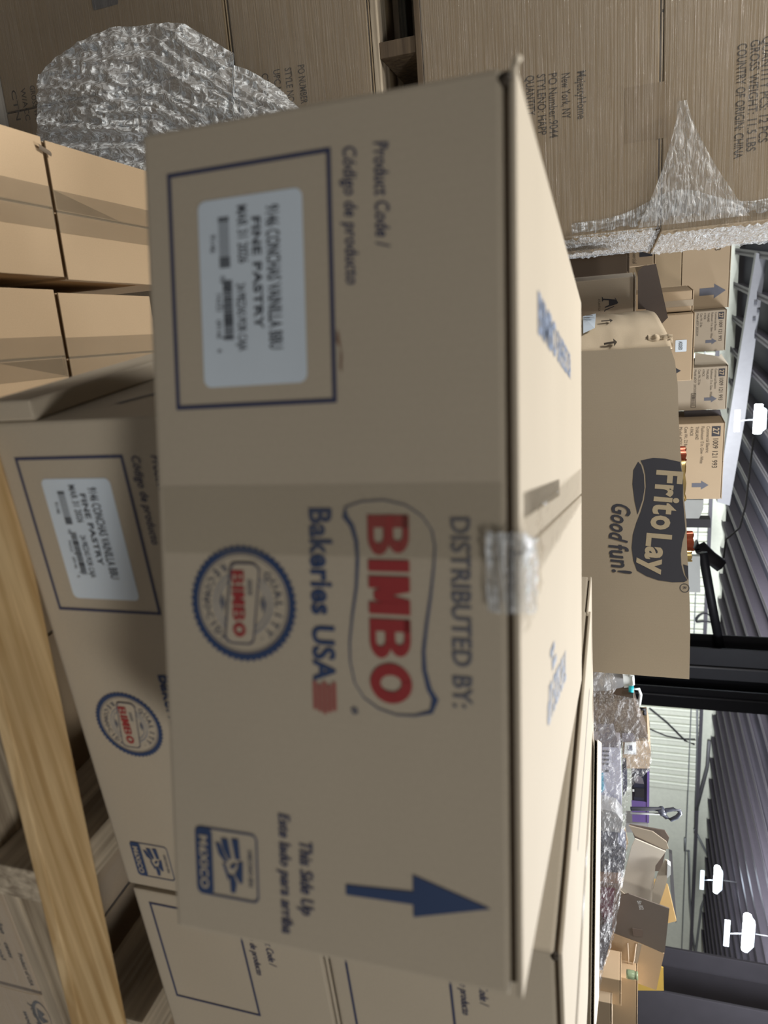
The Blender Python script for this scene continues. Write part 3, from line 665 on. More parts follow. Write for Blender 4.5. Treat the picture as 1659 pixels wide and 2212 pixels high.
# ------------------------------------------------------------------ wrapped stock on two pallets, left background
ty = R3(15)
ta = Vector((math.cos(ty), math.sin(ty), 0)); tcx = Vector((-math.sin(ty), math.cos(ty), 0))
T0 = Vector((-0.738, 2.0, 0))     # right front corner of the upper load
def stock(label, s1, W, z0, H, mat='stock', d=0.0, D=0.8):
    p = T0+ta*(s1-W)+tcx*d
    return carton('stock_carton', label, (p.x, p.y, z0), ty, W, D, H, M[mat], 'cartons wrapped on the two pallets', tape=False, gap=0.006)
u1 = stock('upper wrapped carton with shipping lines near its right edge', 0.0, 0.98, -0.510, 0.600)
u2 = stock('topmost wrapped carton reading country of origin', 0.012, 0.995, 0.092, 0.56)
u1b = stock('wrapped carton cut by the frame, left of the shipping-line one', -0.985, 0.6, -0.510, 0.600)
def loc_on(root, px, py, yaw):
    p = root.location-Vector((0, 0, CZ)); q = on_p(px, py, p, yaw)-p
    return q.x*math.cos(yaw)+q.y*math.sin(yaw), q.z
def text_px(root, yaw, s, p0, p1, h, mat, bold=0.0, name='printed_text', off=EPS):
    x0, y0 = loc_on(root, *p0, yaw); x1, y1 = loc_on(root, *p1, yaw)
    return text(root, s, x0, y0, h, mat, x1-x0, bold, off=off, name=name)
for s, a, b in (('MajestyHome', (1247, 155), (1247, 258)), ('New York, NY', (1213, 160), (1217, 257)), ('PO Number:9044', (1185, 160), (1192, 298)), ('STYLENO: HAPP', (1160, 162), (1170, 292)), ('QUANTITY', (1136, 165), (1146, 250))):
    text_px(u1, ty, s, a, b, 0.021, M['brownink'], 0.008)
for s, a, b in (('COUNTRY OF ORIGIN: CHINA', (1594, 96), (1575, 345)), ('GROSS WEIGHT: 11.5 LBS', (1622, 88), (1598, 330)), ('QUANTITY PCS: 12 PCS', (1648, 80), (1630, 310))):
    text_px(u2, ty, s, a, b, 0.020, M['brownink'], 0.010)
# old tape scraps on the upper carton
x0, z0 = loc_on(u1, 1350, 190, ty); x1, z1 = loc_on(u1, 1420, 300, ty)
rects(u1, 'brown_tape', [(x0, z0, x1, z0+0.10)], board('tape_brown', (0.29, 0.225, 0.15), amt=0.1), off=0.0004)
# pallet between the two loads
mp = thing('wooden_pallet', 'dark wooden pallet between the two wrapped loads, left edge', 'pallet', T0+ta*(-1.55)+Vector((0, 0, -0.648)), ty)
for k in range(6): box('deck_board', 0.0, 1.55, 0.0+0.14*k, 0.10+0.14*k, 0.120, 0.137, M['darkwood'], mp, 0.002)
for k in range(4): box('bottom_board', 0.0, 1.55, 0.0+0.23*k, 0.09+0.23*k, 0.0, 0.018, M['greywood'], mp, 0.002)
for x in (0.03, 0.36, 1.0, 1.50): box('stringer', x, x+0.04, 0.005, 0.79, 0.0185, 0.1195, M['darkwood'], mp, 0.002)
bq = stock('lower wrapped carton with purchase order lines, left of the front box', 0.10, 0.98, -1.065, 0.415)
l2 = stock('lower wrapped carton at the very left edge of the photo', -0.885, 0.62, -1.065, 0.415)
l3 = stock('floor-level wrapped carton with faint letters beside the crumpled film', 0.10, 0.667, FL, -1.070-FL, 'stock')
l4 = stock('floor-level wrapped carton at the bottom left corner', -0.572, 0.72, FL, -1.070-FL)
for s, a, b in (('PO NUMBER', (643, 142), (650, 225)), ('STYLE NO', (615, 148), (622, 222)), ('UPC NO', (590, 152), (598, 215)), ('CTN', (565, 160), (570, 200))):
    text_px(bq, ty, s, a, b, 0.020, M['brownink'], 0.008)
for s, a, b in (('GROSS WT', (64, 186), (75, 262)), ('W/ACC', (44, 192), (52, 262)), ('CTN', (24, 196), (30, 262))):
    text_px(l3, ty, s, a, b, 0.018, M['brownink'], 0.006)
x0, z0 = loc_on(l2, 192, -40, ty); x1, z1 = loc_on(l2, 256, 9, ty)
ink(l2, 'label_sticker', rrect(x0, z0, x1, z1 if z1 > z0+0.03 else z0+0.08, 0.006), M['greybeam'])
# stretch film: one skin per load, and the gathered shiny edge
def film_skin(root, name, x0, x1, z0, z1, mat, amp=0.004, y0=-0.010):
    def fn(u, v):
        x = x0+(x1-x0)*u; z = z0+(z1-z0)*v
        return (x, y0-amp*abs(noise.noise(Vector((x*6, z*30, 2))))-amp*noise.noise(Vector((x*2, z*2, 7))), z)
    return sheet(name, fn, 90, 60, mat, root)
lf = film('lower_film', 0.93, (1.2, 2, 34), 0.35, 0.16, (0.62, 0.60, 0.58), 0.25)
lf2 = film('level_film', 0.965, (0.7, 2, 62), 1.0, 0.09, (0.74, 0.72, 0.70), 0.12)
film_skin(u1, 'stretch_film', -0.3, 0.985, 0.0, 0.60, lf2)
film_skin(u2, 'stretch_film', -0.3, 0.998, 0.0, 0.56, lf2)
film_skin(bq, 'stretch_film', -0.3, 0.98, 0.0, 0.415, lf2)
film_skin(l3, 'stretch_film', -0.7, 0.667, 0.0, 0.82, lf2)
for q, W9, H9 in ((u1, 0.98, 0.60), (u2, 0.995, 0.56)):
    sheet('side_film', lambda u, v: (W9+0.006+0.012*abs(noise.noise(Vector((u*5, v*30, 2)))), -0.004+u*0.78, H9*v), 30, 60, M['edgefilm'], q)
def edge_fn(u, v):
    z = -0.13+v*0.72; t = max(0, min(1, (z-0.30)/0.25))
    wd = 0.035+0.05*math.exp(-((z-0.13)/0.10)**2)+0.03*t
    x = 0.004-wd*(1-u); n_ = noise.noise(Vector((u*6, v*44, 1)))
    return (x, -0.012-0.028*math.sin(u*PI)*abs(noise.noise(Vector((u*3, v*26, 4))))-0.006*n_+0.03*u*u, z)
ef = sheet('gathered_film', lambda u, v: edge_fn(u, v), 26, 150, M['edgefilm'])
ef.location = T0+Vector((0, 0, CZ)); ef.rotation_euler = (0, 0, ty); tag(ef, 'shiny gathered stretch film along the right edge of the upper load', 'film')
# folded film cone over the joint
def cone_fn(u, v):
    x = -0.28*v; z = 0.135+(u-0.5)*(0.02+0.24*(1-v)**1.4)+0.10*(1-v)*0.3
    return (x, -0.022-0.012*abs(noise.noise(Vector((u*8, v*12, 6)))), z)
cf = sheet('folded_film', cone_fn, 18, 30, film('fold_film', 0.80, (8, 8, 30), 0.9, 0.3, rough=0.15)); cf.location = T0+Vector((0, 0, CZ)); cf.rotation_euler = (0, 0, ty)
tag(cf, 'fan of folded stretch film over the joint of the two upper cartons', 'film')
# big crumpled clump of film
edge = [(86, 160), (95, 150), (110, 133), (150, 103), (200, 75), (240, 60), (300, 55), (360, 49), (400, 50), (440, 75), (485, 105), (503, 112), (492, 135), (530, 150), (590, 180), (650, 232)]
def left_y(x):
    for (a, b), (c, d_) in zip(edge, edge[1:]):
        if a <= x <= c or c <= x <= a:
            return b+(d_-b)*((x-a)/(c-a) if c != a else 0)
    return edge[-1][1]
def ridge(p): return 1-abs(noise.noise(p))*2
def clump(u, v):
    x = 80+570*u; y0 = left_y(max(86, x)); y = y0+(470-y0)*v
    bend = max(0, (x-330))*0.9; wy = y-bend*0.55
    q = Vector((x/190+0.35*noise.noise(Vector((x/90, y/90, 4))), wy/46, 0)); dpt = 1.66+0.30*(u)-0.02
    rd = 0.050*ridge(q)+0.026*ridge(q*2.3+Vector((5, 1, 2)))+0.016*ridge(Vector((x/22, y/22, 3)))+0.007*noise.noise(Vector((x/7, y/7, 3)))
    rise = 0.11*math.sin(min(1, v*3)*PI/2)
    return on_y(x+4*noise.noise(q*4), y+5*noise.noise(q*4+Vector((9, 9, 9))), dpt-rd-rise)
pc = on_y(300, 200, 1.7)
cl = sheet('crumpled_film', lambda u, v: clump(u, v)-pc, 190, 130, M['crumple'], None, False); cl.location = pc+Vector((0, 0, CZ))
tag(cl, 'big crumpled clump of clear shiny stretch film left of the front box', 'film')

# ------------------------------------------------------------------ open snack carton behind the front box
fy = -0.26
FS = 1.98/1.6
FP = on_y(1400, 755, 1.98)
sn = thing('snack_carton', 'tall open brown snack carton with a dark wavy logo', 'box', (FP.x, FP.y, -0.30), fy)
def fl_(px, py):
    q = on_p(px, py, FP, fy)-FP; return q.x*math.cos(fy)+q.y*math.sin(fy), q.z+FP.z+0.30
top = [(1447, 748), (1458, 780), (1464, 830), (1466, 900), (1469, 960), (1473, 1010), (1478, 1080), (1483, 1130), (1484, 1180), (1487, 1240), (1490, 1300), (1491, 1360), (1490, 1420), (1489, 1467)]
T = [fl_(*q) for q in top]
P = [(T[0][0]-0.003, 0, 0)]+[(s, 0, t) for s, t in T]+[(T[-1][0]-0.004, 0, 0)]
slab('front_panel', P, (0, 0.005, 0), board('snack_board', (0.34, 0.29, 0.222)), sn)
xr = T[-1][0]
slab('right_panel', [(xr-0.004, 0.004, 0), (xr-0.16, 0.40, 0), (xr-0.16, 0.40, T[-1][1]-0.03), (xr, 0.004, T[-1][1]-0.01)], (-0.005, 0, 0), M['tan'], sn)
slab('back_panel', [(0.03, 0.40, 0), (xr-0.17, 0.40, 0), (xr-0.17, 0.40, 0.30), (0.03, 0.40, 0.30)], (0, 0.005, 0), M['tan'], sn)
box('carton_floor', 0.0, xr-0.18, 0.006, 0.40, 0.001, 0.006, M['tan'], sn)
# bent left side panel, board colour lightened for the light it catches
lp = board('lit_bent_board', (0.56, 0.47, 0.35))
def side_fn(u, v):
    a = on_y(1257+(1395-1257)*v, 684-14*v, 1.86*FS); b = on_y(1257+(1452-1257)*v, 760-10*v, 1.603*FS)
    p = a.lerp(b, u); bow = 0.030*math.sin(u*PI)+0.006*noise.noise(Vector((u*4, v*6, 3)))
    q = p-Vector((FP.x, FP.y, -0.30)); q = Vector((q.x*math.cos(fy)+q.y*math.sin(fy), -q.x*math.sin(fy)+q.y*math.cos(fy), q.z))
    q += Vector((-0.6, -0.8, 0))*bow; 
    if v == 0: q.z = 0
    return q
sp = sheet('bent_side_panel', side_fn, 14, 18, lp, sn)
sp.modifiers.new('thickness', 'SOLIDIFY').thickness = 0.005
def sidept(u, v, off): q = side_fn(u, v); return q+Vector((-0.6, -0.8, 0))*off
me = bpy.data.meshes.new('label_sticker')
me.from_pydata([sidept(*q, 0.012) for q in ((0.40, 0.02), (0.80, 0.02), (0.72, 0.16), (0.33, 0.20))], [], [[0, 1, 2, 3]]); stk = link('label_sticker', me, M['sticker'], sn)
me = bpy.data.meshes.new('label_text'); vs = []; fs = []
for k, (a, b, c, d_) in enumerate(((0.42, 0.06, 0.46, 0.15), (0.48, 0.05, 0.50, 0.17), (0.52, 0.10, 0.53, 0.17))):
    n0 = len(vs); vs += [sidept(a, b, 0.014), sidept(c, b, 0.014), sidept(c, d_, 0.014), sidept(a, d_, 0.014)]; fs.append([n0, n0+1, n0+2, n0+3])
me.from_pydata(vs, [], fs); link('label_text', me, M['stickergrey'], stk)
for u0 in (0.55, 0.92):
    me = bpy.data.meshes.new('printed_arrow'); me.from_pydata([sidept(u0, 0.25, 0.008), sidept(u0+0.03, 0.25, 0.008), sidept(u0+0.03, 0.36, 0.008), sidept(u0+0.07, 0.36, 0.008), sidept(u0+0.01, 0.40, 0.008), sidept(u0-0.04, 0.36, 0.008), sidept(u0, 0.36, 0.008)], [], [list(range(7))]); link('printed_arrow', me, M['brownink'], sn)
# rumpled torn corner joining the two panels
def corner(u, v):
    q = Vector((on_y(1400+52*v, 722+34*u, 1.64*FS)))-Vector((FP.x, FP.y, -0.30)); q = Vector((q.x*math.cos(fy)+q.y*math.sin(fy), -q.x*math.sin(fy)+q.y*math.cos(fy), q.z))
    return q+Vector((0, -0.022*math.sin(u*PI)-0.014*noise.noise(Vector((u*5, v*5, 1))), 0))
sheet('torn_corner', corner, 10, 12, lp, sn)
# dark logo
def lz(x, y): return fl_(1230+x/3.867, 850+y/3.867)
blob = [(595, 560), (700, 538), (800, 545), (925, 572), (950, 720), (948, 880), (960, 1020), (970, 1150), (945, 1240), (930, 1340), (935, 1430), (955, 1510), (985, 1560), (960, 1575), (860, 1577), (740, 1560), (640, 1525), (565, 1480), (535, 1400), (520, 1290), (530, 1180), (560, 1080), (595, 990), (625, 890), (640, 780), (635, 680), (620, 610)]
ink(sn, 'printed_logo', [lz(*q) for q in blob], M['black'])
ink(sn, 'logo_fold', [lz(*q) for q in ((575, 570), (600, 600), (622, 680), (628, 790), (612, 890), (570, 1012), (545, 900), (527, 760), (535, 640))], M['black'])
ink(sn, 'logo_fold', [lz(*q) for q in ((950, 1428), (992, 1440), (994, 1560), (970, 1520))], M['black'])
lett = board('unprinted_letter', (0.40, 0.34, 0.24))
def text_seg(s, a, b, h, m_, bold, shear=0.0, off=0.0012):
    x0, y0 = lz(*a); x1, y1 = lz(*b); ln = math.hypot(x1-x0, y1-y0); h *= FS; m_ = m_
    return text(sn, s, x0, y0, h, m_, ln, bold, shear, math.atan2(y1-y0, x1-x0), off=off, name='logo_lettering')
text_seg('Frit', (738, 640), (702, 1005), 0.045, lett, 0.034)
text_seg('Lay', (655, 1165), (625, 1500), 0.042, lett, 0.034)
x0, y0 = lz(700, 1065); text_seg('o', (692, 1018), (688, 1135), 0.046, lett, 0.034)
text_seg('Good', (362, 920), (330, 1235), 0.034, M['black'], 0.02, 0.3)
text_seg('fun!', (330, 1265), (365, 1520), 0.034, M['black'], 0.02, 0.3)
cx, cy = lz(962, 1625); band(sn, 'registered_mark', ell(cx, cy, 0.0105, 0.0105, 24), ell(cx, cy, 0.0090, 0.0090, 24), M['black']); text(sn, 'R', cx-0.0030, cy-0.0038, 0.0078, M['black'])
# bags of snacks standing in it
def bag(label, px0, py0, px1, py1, Y, m1, grp='foil snack bags in the carton'):
    Y *= FS; c = on_y((px0+px1)/2, (py0+py1)/2, Y); hw = abs(py1-py0)/F_PX*Y/2; top_z = on_y(max(px0, px1), (py0+py1)/2, Y).z; bz = -0.285
    def fn(u, v):
        a = u*2*PI; th = 0.045*math.sin(PI*min(1, v*1.02))**0.5 if v < 0.98 else 0.002
        return (hw*math.cos(a)*(1+0.05*noise.noise(Vector((u*9, v*6, 1)))), th*math.sin(a)*(1+0.3*noise.noise(Vector((u*9, v*9, 2)))), (top_z-bz)*v+0.006*noise.noise(Vector((u*7, v*3, 5))))
    o = sheet('snack_bag', fn, 22, 16, m1); o.location = (c.x, c.y, bz+CZ); return tag(o, label, 'bag', grp)
bag('red foil snack bag peeping over the carton rim, left', 1440, 965, 1481, 995, 1.66, M['foilred'])
bag('gold foil snack bag peeping over the carton rim, second from left', 1440, 995, 1480, 1080, 1.66, M['foilgold'])
bag('red foil snack bag peeping over the carton rim, right', 1440, 1148, 1497, 1188, 1.62, M['foilred'])
bag('gold foil snack bag at the far right of the carton rim', 1440, 1188, 1493, 1212, 1.62, M['foilgold'])

# things seen just over the rim, further back
def plate(name, label, cat, pts, Y, mat, yaw=YW, th=0.05, group=None): return strip_px(name, label, cat, pts, Y, yaw, th, mat, group)
pl1 = plate('white_bin', 'white plastic bin behind the snack carton rim', 'bin', [(1478, 1078), (1520, 1080), (1519, 1100), (1510, 1120), (1478, 1121)], 6.0, M['white'], th=0.3)
pl2 = plate('white_board', 'white flat board standing behind the snack carton rim', 'board', [(1484, 1190), (1512, 1202), (1513, 1280), (1486, 1281)], 6.3, M['white'], th=0.04)
pl3 = plate('steel_post', 'dark steel post frame behind the white bin', 'frame', [(1480, 1120), (1535, 1122), (1535, 1140), (1480, 1138)], 7.0, M['steel2'], th=0.1)
for o_ in (pl1, pl2, pl3):
    z = o_.location.z; v = [q.co.z for q in o_.data.vertices]; lo = min(v)
    for q in o_.data.vertices:
        if q.co.z < lo+0.02: q.co.z = -z+0.001

# ------------------------------------------------------------------ cartons in the middle distance, numbered
def panel27(r, W, H, sc=1.0, arrow=True, full=True, code=True):
    k = W/0.50*sc
    rects(r, 'number_box', [(0.020*k, H-0.075*k, 0.085*k, H-0.025*k)], M['black'])
    text(r, '27', 0.030*k, H-0.068*k, 0.034*k, M['tan'], 0.044*k, 0.02, off=0.0016)
    text(r, '1009 121 993', 0.100*k, H-0.066*k, 0.030*k, M['brownink'], 0.190*k, 0.01)
    if full:
        for i, s in enumerate(('Commercial Electric', 'Flushmount 13 in. Glow - White', 'THAILAND', '4 PACK', 'Case Wt. 22 lbs', 'Model #DSY 20020334')):
            text(r, s, 0.020*k, H-(0.105+0.032*i)*k, 0.019*k, M['brownink'], (0.17, 0.24, 0.085, 0.06, 0.13, 0.21)[i]*k)
    if arrow:
        ax, ay = W-0.095*k, H-0.125*k
        ink(r, 'printed_arrow', [(ax-0.014*k, ay-0.055*k), (ax+0.014*k, ay-0.055*k), (ax+0.014*k, ay), (ax+0.030*k, ay), (ax, ay+0.045*k), (ax-0.030*k, ay), (ax-0.014*k, ay)], M['greyink'])
    if code:
        fx = W-0.15*k
        frame_rect(r, fx, H-0.285*k, fx+0.125*k, H-0.245*k, 0.004*k, M['brownink']); bars(r, fx+0.012*k, H-0.278*k, fx+0.113*k, H-0.252*k, M['brownink'])
mg = 'numbered cartons stacked behind the snack carton'
Y4 = 4.4
r, W_, H_ = carton_at('numbered_carton', 'numbered carton with barcode and arrow, rightmost of the stacked ones', (1567, 913), (1557, 1078), -0.32, Y4, YW, 0.34, M['tan'], group=mg, tape=False); panel27(r, W_, H_)
ra = r
r, W_, H_ = carton_at('numbered_carton', 'numbered carton with open flaps, third along the back row', (1574, 790), (1568, 884), -0.32, Y4, YW, 0.34, M['grey'], group=mg, tape=False); panel27(r, W_, H_, 1.35)
r, W_, H_ = carton_at('numbered_carton', 'shadowed numbered carton, second along the back row', (1571, 668), (1564, 757), -0.32, Y4, YW, 0.34, M['grey'], group=mg, tape=False); panel27(r, W_, H_, 1.30, code=False)
r, W_, H_ = carton_at('numbered_carton', 'tall numbered carton next to the wrapped load, reading 993', (1582, 505), (1572, 664), -0.32, Y4-0.05, YW, 0.34, M['tan'], group=mg, tape=False)
text(r, '1009 121 993', W_-0.50, H_-0.085, 0.030, M['brownink'], 0.19); text(r, 'Glow - White', W_-0.47, H_-0.15, 0.022, M['brownink'], 0.15); text(r, '20020334', W_-0.50, H_-0.27, 0.022, M['brownink'], 0.13)
ink(r, 'printed_arrow', [(W_-0.115, H_-0.155), (W_-0.075, H_-0.155), (W_-0.075, H_-0.08), (W_-0.055, H_-0.08), (W_-0.095, H_-0.02), (W_-0.135, H_-0.08), (W_-0.115, H_-0.08)], M['greyink'])
# raised flaps between them
plate('carton_flap', 'open grey flap standing up left of the third numbered carton', 'box', [(1502, 762), (1553, 770), (1558, 764), (1574, 788), (1500, 788)], Y4+0.05, M['pale'], th=0.006)
plate('carton_flap', 'dark open flap between the third and rightmost numbered cartons', 'box', [(1478, 886), (1556, 886), (1562, 912), (1478, 918)], Y4+0.15, M['steel2'], th=0.006)
# nearer cartons of the same heap
ng = 'mixed cartons heaped left of the snack carton'
r, W_, H_ = carton_at('label_carton', 'brown carton with a small white label and arrow on its front', (1502, 676), (1494, 822), -0.32, 3.3, YW, 0.32, M['tan'], group=ng, tape=False)
x0, z0 = W_*0.38, H_-0.075; st = ink(r, 'label_sticker', rrect(x0, z0, x0+0.05, z0+0.045, 0.003), M['sticker']); text(st, 'ADDED', x0+0.006, z0+0.014, 0.014, M['stickertext'], 0.036, 0.02, off=0.0014)
ink(r, 'printed_arrow', [(W_-0.055, H_-0.145), (W_-0.035, H_-0.145), (W_-0.035, H_-0.09), (W_-0.02, H_-0.09), (W_-0.045, H_-0.05), (W_-0.07, H_-0.09), (W_-0.055, H_-0.09)], M['black'])
P = on_y(1502, 676, 3.3)
r2, W2, H2 = carton_at('taped_carton', 'small brown carton with a short strip of tape beside the labelled one', (1499, 626), (1498, 671), -0.32, 3.32, YW, 0.30, M['tan'], group=ng, tape=False)
rects(r2, 'brown_tape', [(W2*0.45, H2-0.12, W2*0.75, H2)], M['grey'])
r3, W3, H3 = carton_at('numbered_carton', 'numbered carton half hidden behind the wrapped load edge', (1417, 520), (1420, 572), -0.32, 3.0, YW, 0.32, M['tan'], group=mg, tape=False)
rects(r3, 'number_box', [(W3-0.085, H3-0.060, W3-0.035, H3-0.012)], M['black']); text(r3, '27', W3-0.078, H3-0.052, 0.030, M['tan'], 0.034, 0.02, off=0.0016)
for i in range(3): text(r3, ('Commercial', 'Flushmount', 'THAILAND')[i], W3-0.088, H3-0.085-0.024*i, 0.015, M['brownink'], 0.075)
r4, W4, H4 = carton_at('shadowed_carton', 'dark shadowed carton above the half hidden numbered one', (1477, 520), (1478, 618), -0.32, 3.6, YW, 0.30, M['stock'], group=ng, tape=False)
# letter box
r5, W5, H5 = carton_at('letter_carton', 'pale brown open carton printed with a large black letter A', (1374, 596), (1376, 700), -0.32, 2.3, YW, 0.24, M['grey'], group=ng, tape=False)
def L5(px, py):
    p = r5.location-Vector((0, 0, CZ)); q = on_p(px, py, p, YW)-p; return q.x*math.cos(YW)+q.y*math.sin(YW), q.z
z5 = lambda a, b: L5(1240+a/6.9125, 530+b/6.9125)
ink(r5, 'printed_letter', [z5(*q) for q in ((415, 765), (435, 785), (430, 795), (620, 808), (605, 780), (615, 780), (660, 855), (640, 875), (455, 935), (465, 915), (520, 890), (520, 820), (440, 815), (430, 835), (418, 838))], M['black'])
ink(r5, 'printed_letter', [z5(*q) for q in ((448, 985), (460, 960), (600, 905), (600, 915), (465, 975), (460, 995))], M['black'])
text_px(r5, YW, 'ATLANTICA', (1292, 646), (1294, 672), 0.006, M['brownink'])
# its big dark flap folded up and over
fp = [(1378, 586), (1390, 575), (1417, 570), (1443, 686), (1420, 709), (1416, 706), (1395, 668), (1378, 668)]
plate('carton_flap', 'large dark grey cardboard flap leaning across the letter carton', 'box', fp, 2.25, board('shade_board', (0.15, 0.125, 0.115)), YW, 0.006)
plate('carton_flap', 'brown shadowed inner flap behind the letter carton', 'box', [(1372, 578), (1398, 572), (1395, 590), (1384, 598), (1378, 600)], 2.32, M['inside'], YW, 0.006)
# carton left of letter box, board colour darkened for the deep shadow
carton_at('shadowed_carton', 'very dark carton deep in shadow left of the letter carton', (1360, 520), (1362, 590), -0.32, 2.75, YW, 0.3, board('deep_shade_board', (0.10, 0.075, 0.055)), group=ng, tape=False)
# ------------------------------------------------------------------ wrapped goods and open cartons, right background
YR = 3.9; rz = -0.42
def goods(name, label, cat, pts, Y, mat, th=0.12, yaw=YW, down=None, group=None, bevel=0):
    p0 = on_y(*pts[0], Y); P = [on_p(*q, p0, yaw) for q in pts]
    if down is not None:
        P = [Vector((q.x, q.y, down)) if k in dn else q for k, (q, dn) in enumerate(zip(P, [range(0)]*len(P)))]
    base = P[0].copy(); d = Vector((-math.sin(yaw), math.cos(yaw), 0))*th
    o = slab(name, [q-base for q in P], d, mat, None, bevel); o.location = base+Vector((0, 0, CZ)); return tag(o, label, cat, group)
def face_local(root, Y0=None):
    base = root.location-Vector((0, 0, CZ)); return base
def add_face(root, name, pts, mat, off=0.004, yaw=YW):
    base = root.location-Vector((0, 0, CZ)); n_ = Vector((-math.sin(yaw), math.cos(yaw), 0))
    P = [on_p(*q, base, yaw)-base-n_*off for q in pts]
    return slab(name, P, n_*0.002, mat, root)
gg = 'film-wrapped goods on the right pallet'
a = goods('grey_tub', 'clear grey plastic tub wrapped in film beside the snack carton', 'tub', [(1287, 1446), (1350, 1452), (1350, 1480), (1322, 1505), (1300, 1540), (1250, 1540), (1250, 1446)], 4.1, M['clearplastic'], group=gg)
a = goods('white_jug', 'white plastic jug with a loop handle above the wrapped tub', 'jug', [(1345, 1454), (1366, 1458), (1364, 1484), (1348, 1486)], 4.0, M['white'], 0.1)
base = a.location-Vector((0, 0, CZ)); tube('handle', [on_p(*q, base, YW)-base for q in ((1358, 1459), (1367, 1460), (1368, 1478), (1360, 1481))], 0.008, M['white'], a)
b_ = goods('dark_wrapped_box', 'dark brown box under wrinkled film, beside the tub', 'box', [(1310, 1520), (1368, 1508), (1376, 1540), (1400, 1600), (1345, 1600), (1340, 1625), (1250, 1625), (1250, 1520)], 3.95, board('umber_board', (0.12, 0.095, 0.08)), group=gg)
c_ = goods('lavender_carton', 'pale lavender carton with printed lines and a blue corner', 'box', [(1296, 1612), (1339, 1615), (1343, 1745), (1330, 1760), (1290, 1752), (1200, 1745), (1200, 1612)], 3.75, M['lav'], group=gg)
add_face(c_, 'grey_end_panel', [(1290, 1563), (1325, 1562), (1337, 1614), (1294, 1612)], M['greylav'])
add_face(c_, 'blue_print', [(1292, 1670), (1303, 1668), (1306, 1705), (1298, 1712), (1292, 1705)], M['skyblue'])
for k in range(4): add_face(c_, 'printed_line', [(1302, 1621+9*k), (1316, 1621+9*k), (1316, 1624+9*k), (1302, 1624+9*k)], M['greyink'])
add_face(c_, 'printed_line', [(1303, 1663), (1316, 1663), (1316, 1667), (1303, 1667)], M['greyink'])
d_ = goods('labelled_carton', 'tan carton with a white shipping label under film', 'box', [(1345, 1602), (1400, 1600), (1406, 1625), (1403, 1660), (1345, 1660)], 4.0, M['tan'], 0.3, group=gg)
lbn = add_face(d_, 'label_sticker', [(1350, 1603), (1374, 1602), (1375, 1629), (1348, 1628)], M['white'])
add_face(d_, 'barcode', [(1357, 1609), (1366, 1609), (1366, 1620), (1357, 1620)], M['greyink'], 0.006)
add_face(d_, 'side_panel', [(1343, 1583), (1368, 1583), (1374, 1601), (1345, 1602)], M['greylav'], 0.003)
e_ = goods('purple_tote', 'see-through navy and purple plastic tote with lid', 'tote', [(1364, 1662), (1403, 1662), (1402, 1778), (1366, 1776)], 4.2, M['navy'], 0.35, bevel=0.01)
add_face(e_, 'purple_side', [(1364, 1728), (1401, 1732), (1400, 1776), (1366, 1774)], M['purple'])
add_face(e_, 'purple_rim', [(1398, 1664), (1403, 1664), (1402, 1776), (1397, 1776)], M['purple'], 0.006)
add_face(e_, 'label_sticker', [(1366, 1703), (1370, 1703), (1370, 1708), (1366, 1708)], M['white'], 0.008)
add_face(e_, 'inner_shape', [(1374, 1672), (1388, 1680), (1391, 1692), (1372, 1690)], M['greylav'], 0.006)
add_face(e_, 'inner_shape', [(1372, 1700), (1392, 1702), (1391, 1722), (1371, 1720)], M['steel'], 0.006)
f_ = goods('black_bin', 'black plastic bin under the purple tote', 'bin', [(1344, 1662), (1353, 1662), (1355, 1705), (1346, 1720)], 3.95, M['navy'], 0.2)
g_ = goods('clear_tote', 'clear plastic tote with a white rim right of the purple one', 'tote', [(1352, 1778), (1400, 1779), (1400, 1800), (1352, 1798)], 4.45, M['clearplastic'], 0.1)
h_ = goods('perforated_crate', 'dark blue-grey perforated crate wrapped in film', 'crate', [(1286, 1818), (1335, 1822), (1352, 1835), (1349, 1870), (1342, 1908), (1285, 1902), (1200, 1900), (1200, 1818)], 3.7, M['charcoal'], 0.12, group=gg)
base = h_.location-Vector((0, 0, CZ)); n_ = Vector((-math.sin(YW), math.cos(YW), 0)); bmh = bmesh.new()
for i in range(5):
    for j in range(7):
        c = on_p(1290+11*i+random.uniform(-1, 1), 1826+11*j, base, YW)-base-n_*0.004
        bx(bmh, c.x-0.0035, c.x+0.0035, c.y-0.001, c.y+0.001, c.z-0.0025, c.z+0.0025)
o = obj('perforations', bmh, M['black'], h_); o['kind'] = 'stuff'
i_ = goods('maroon_package', 'maroon and brown patterned package wrapped in film', 'package', [(1284, 1904), (1342, 1909), (1330, 1960), (1326, 2010), (1318, 2030), (1282, 2040), (1200, 2030), (1200, 1904)], 3.7, board('umber_print', (0.22, 0.15, 0.12)), 0.12, group=gg)
add_face(i_, 'maroon_print', [(1298, 1915), (1328, 1918), (1322, 1990), (1306, 2000), (1296, 1960)], M['maroon'])
j_ = goods('grey_sack', 'grey wrapped sack sloping down at the right end of the wrapped goods', 'sack', [(1282, 2042), (1318, 2032), (1322, 2015), (1312, 2060), (1300, 2100), (1290, 2140), (1278, 2140), (1200, 2140), (1200, 2042)], 3.7, M['greylav'], 0.12, group=gg)
k_ = goods('film_bundle', 'bundle of clear bubbly film between lavender carton and crate', 'film', [(1290, 1745), (1330, 1755), (1345, 1775), (1336, 1818), (1288, 1816), (1200, 1816), (1200, 1745)], 3.72, M['clearplastic'], 0.10, group=gg)
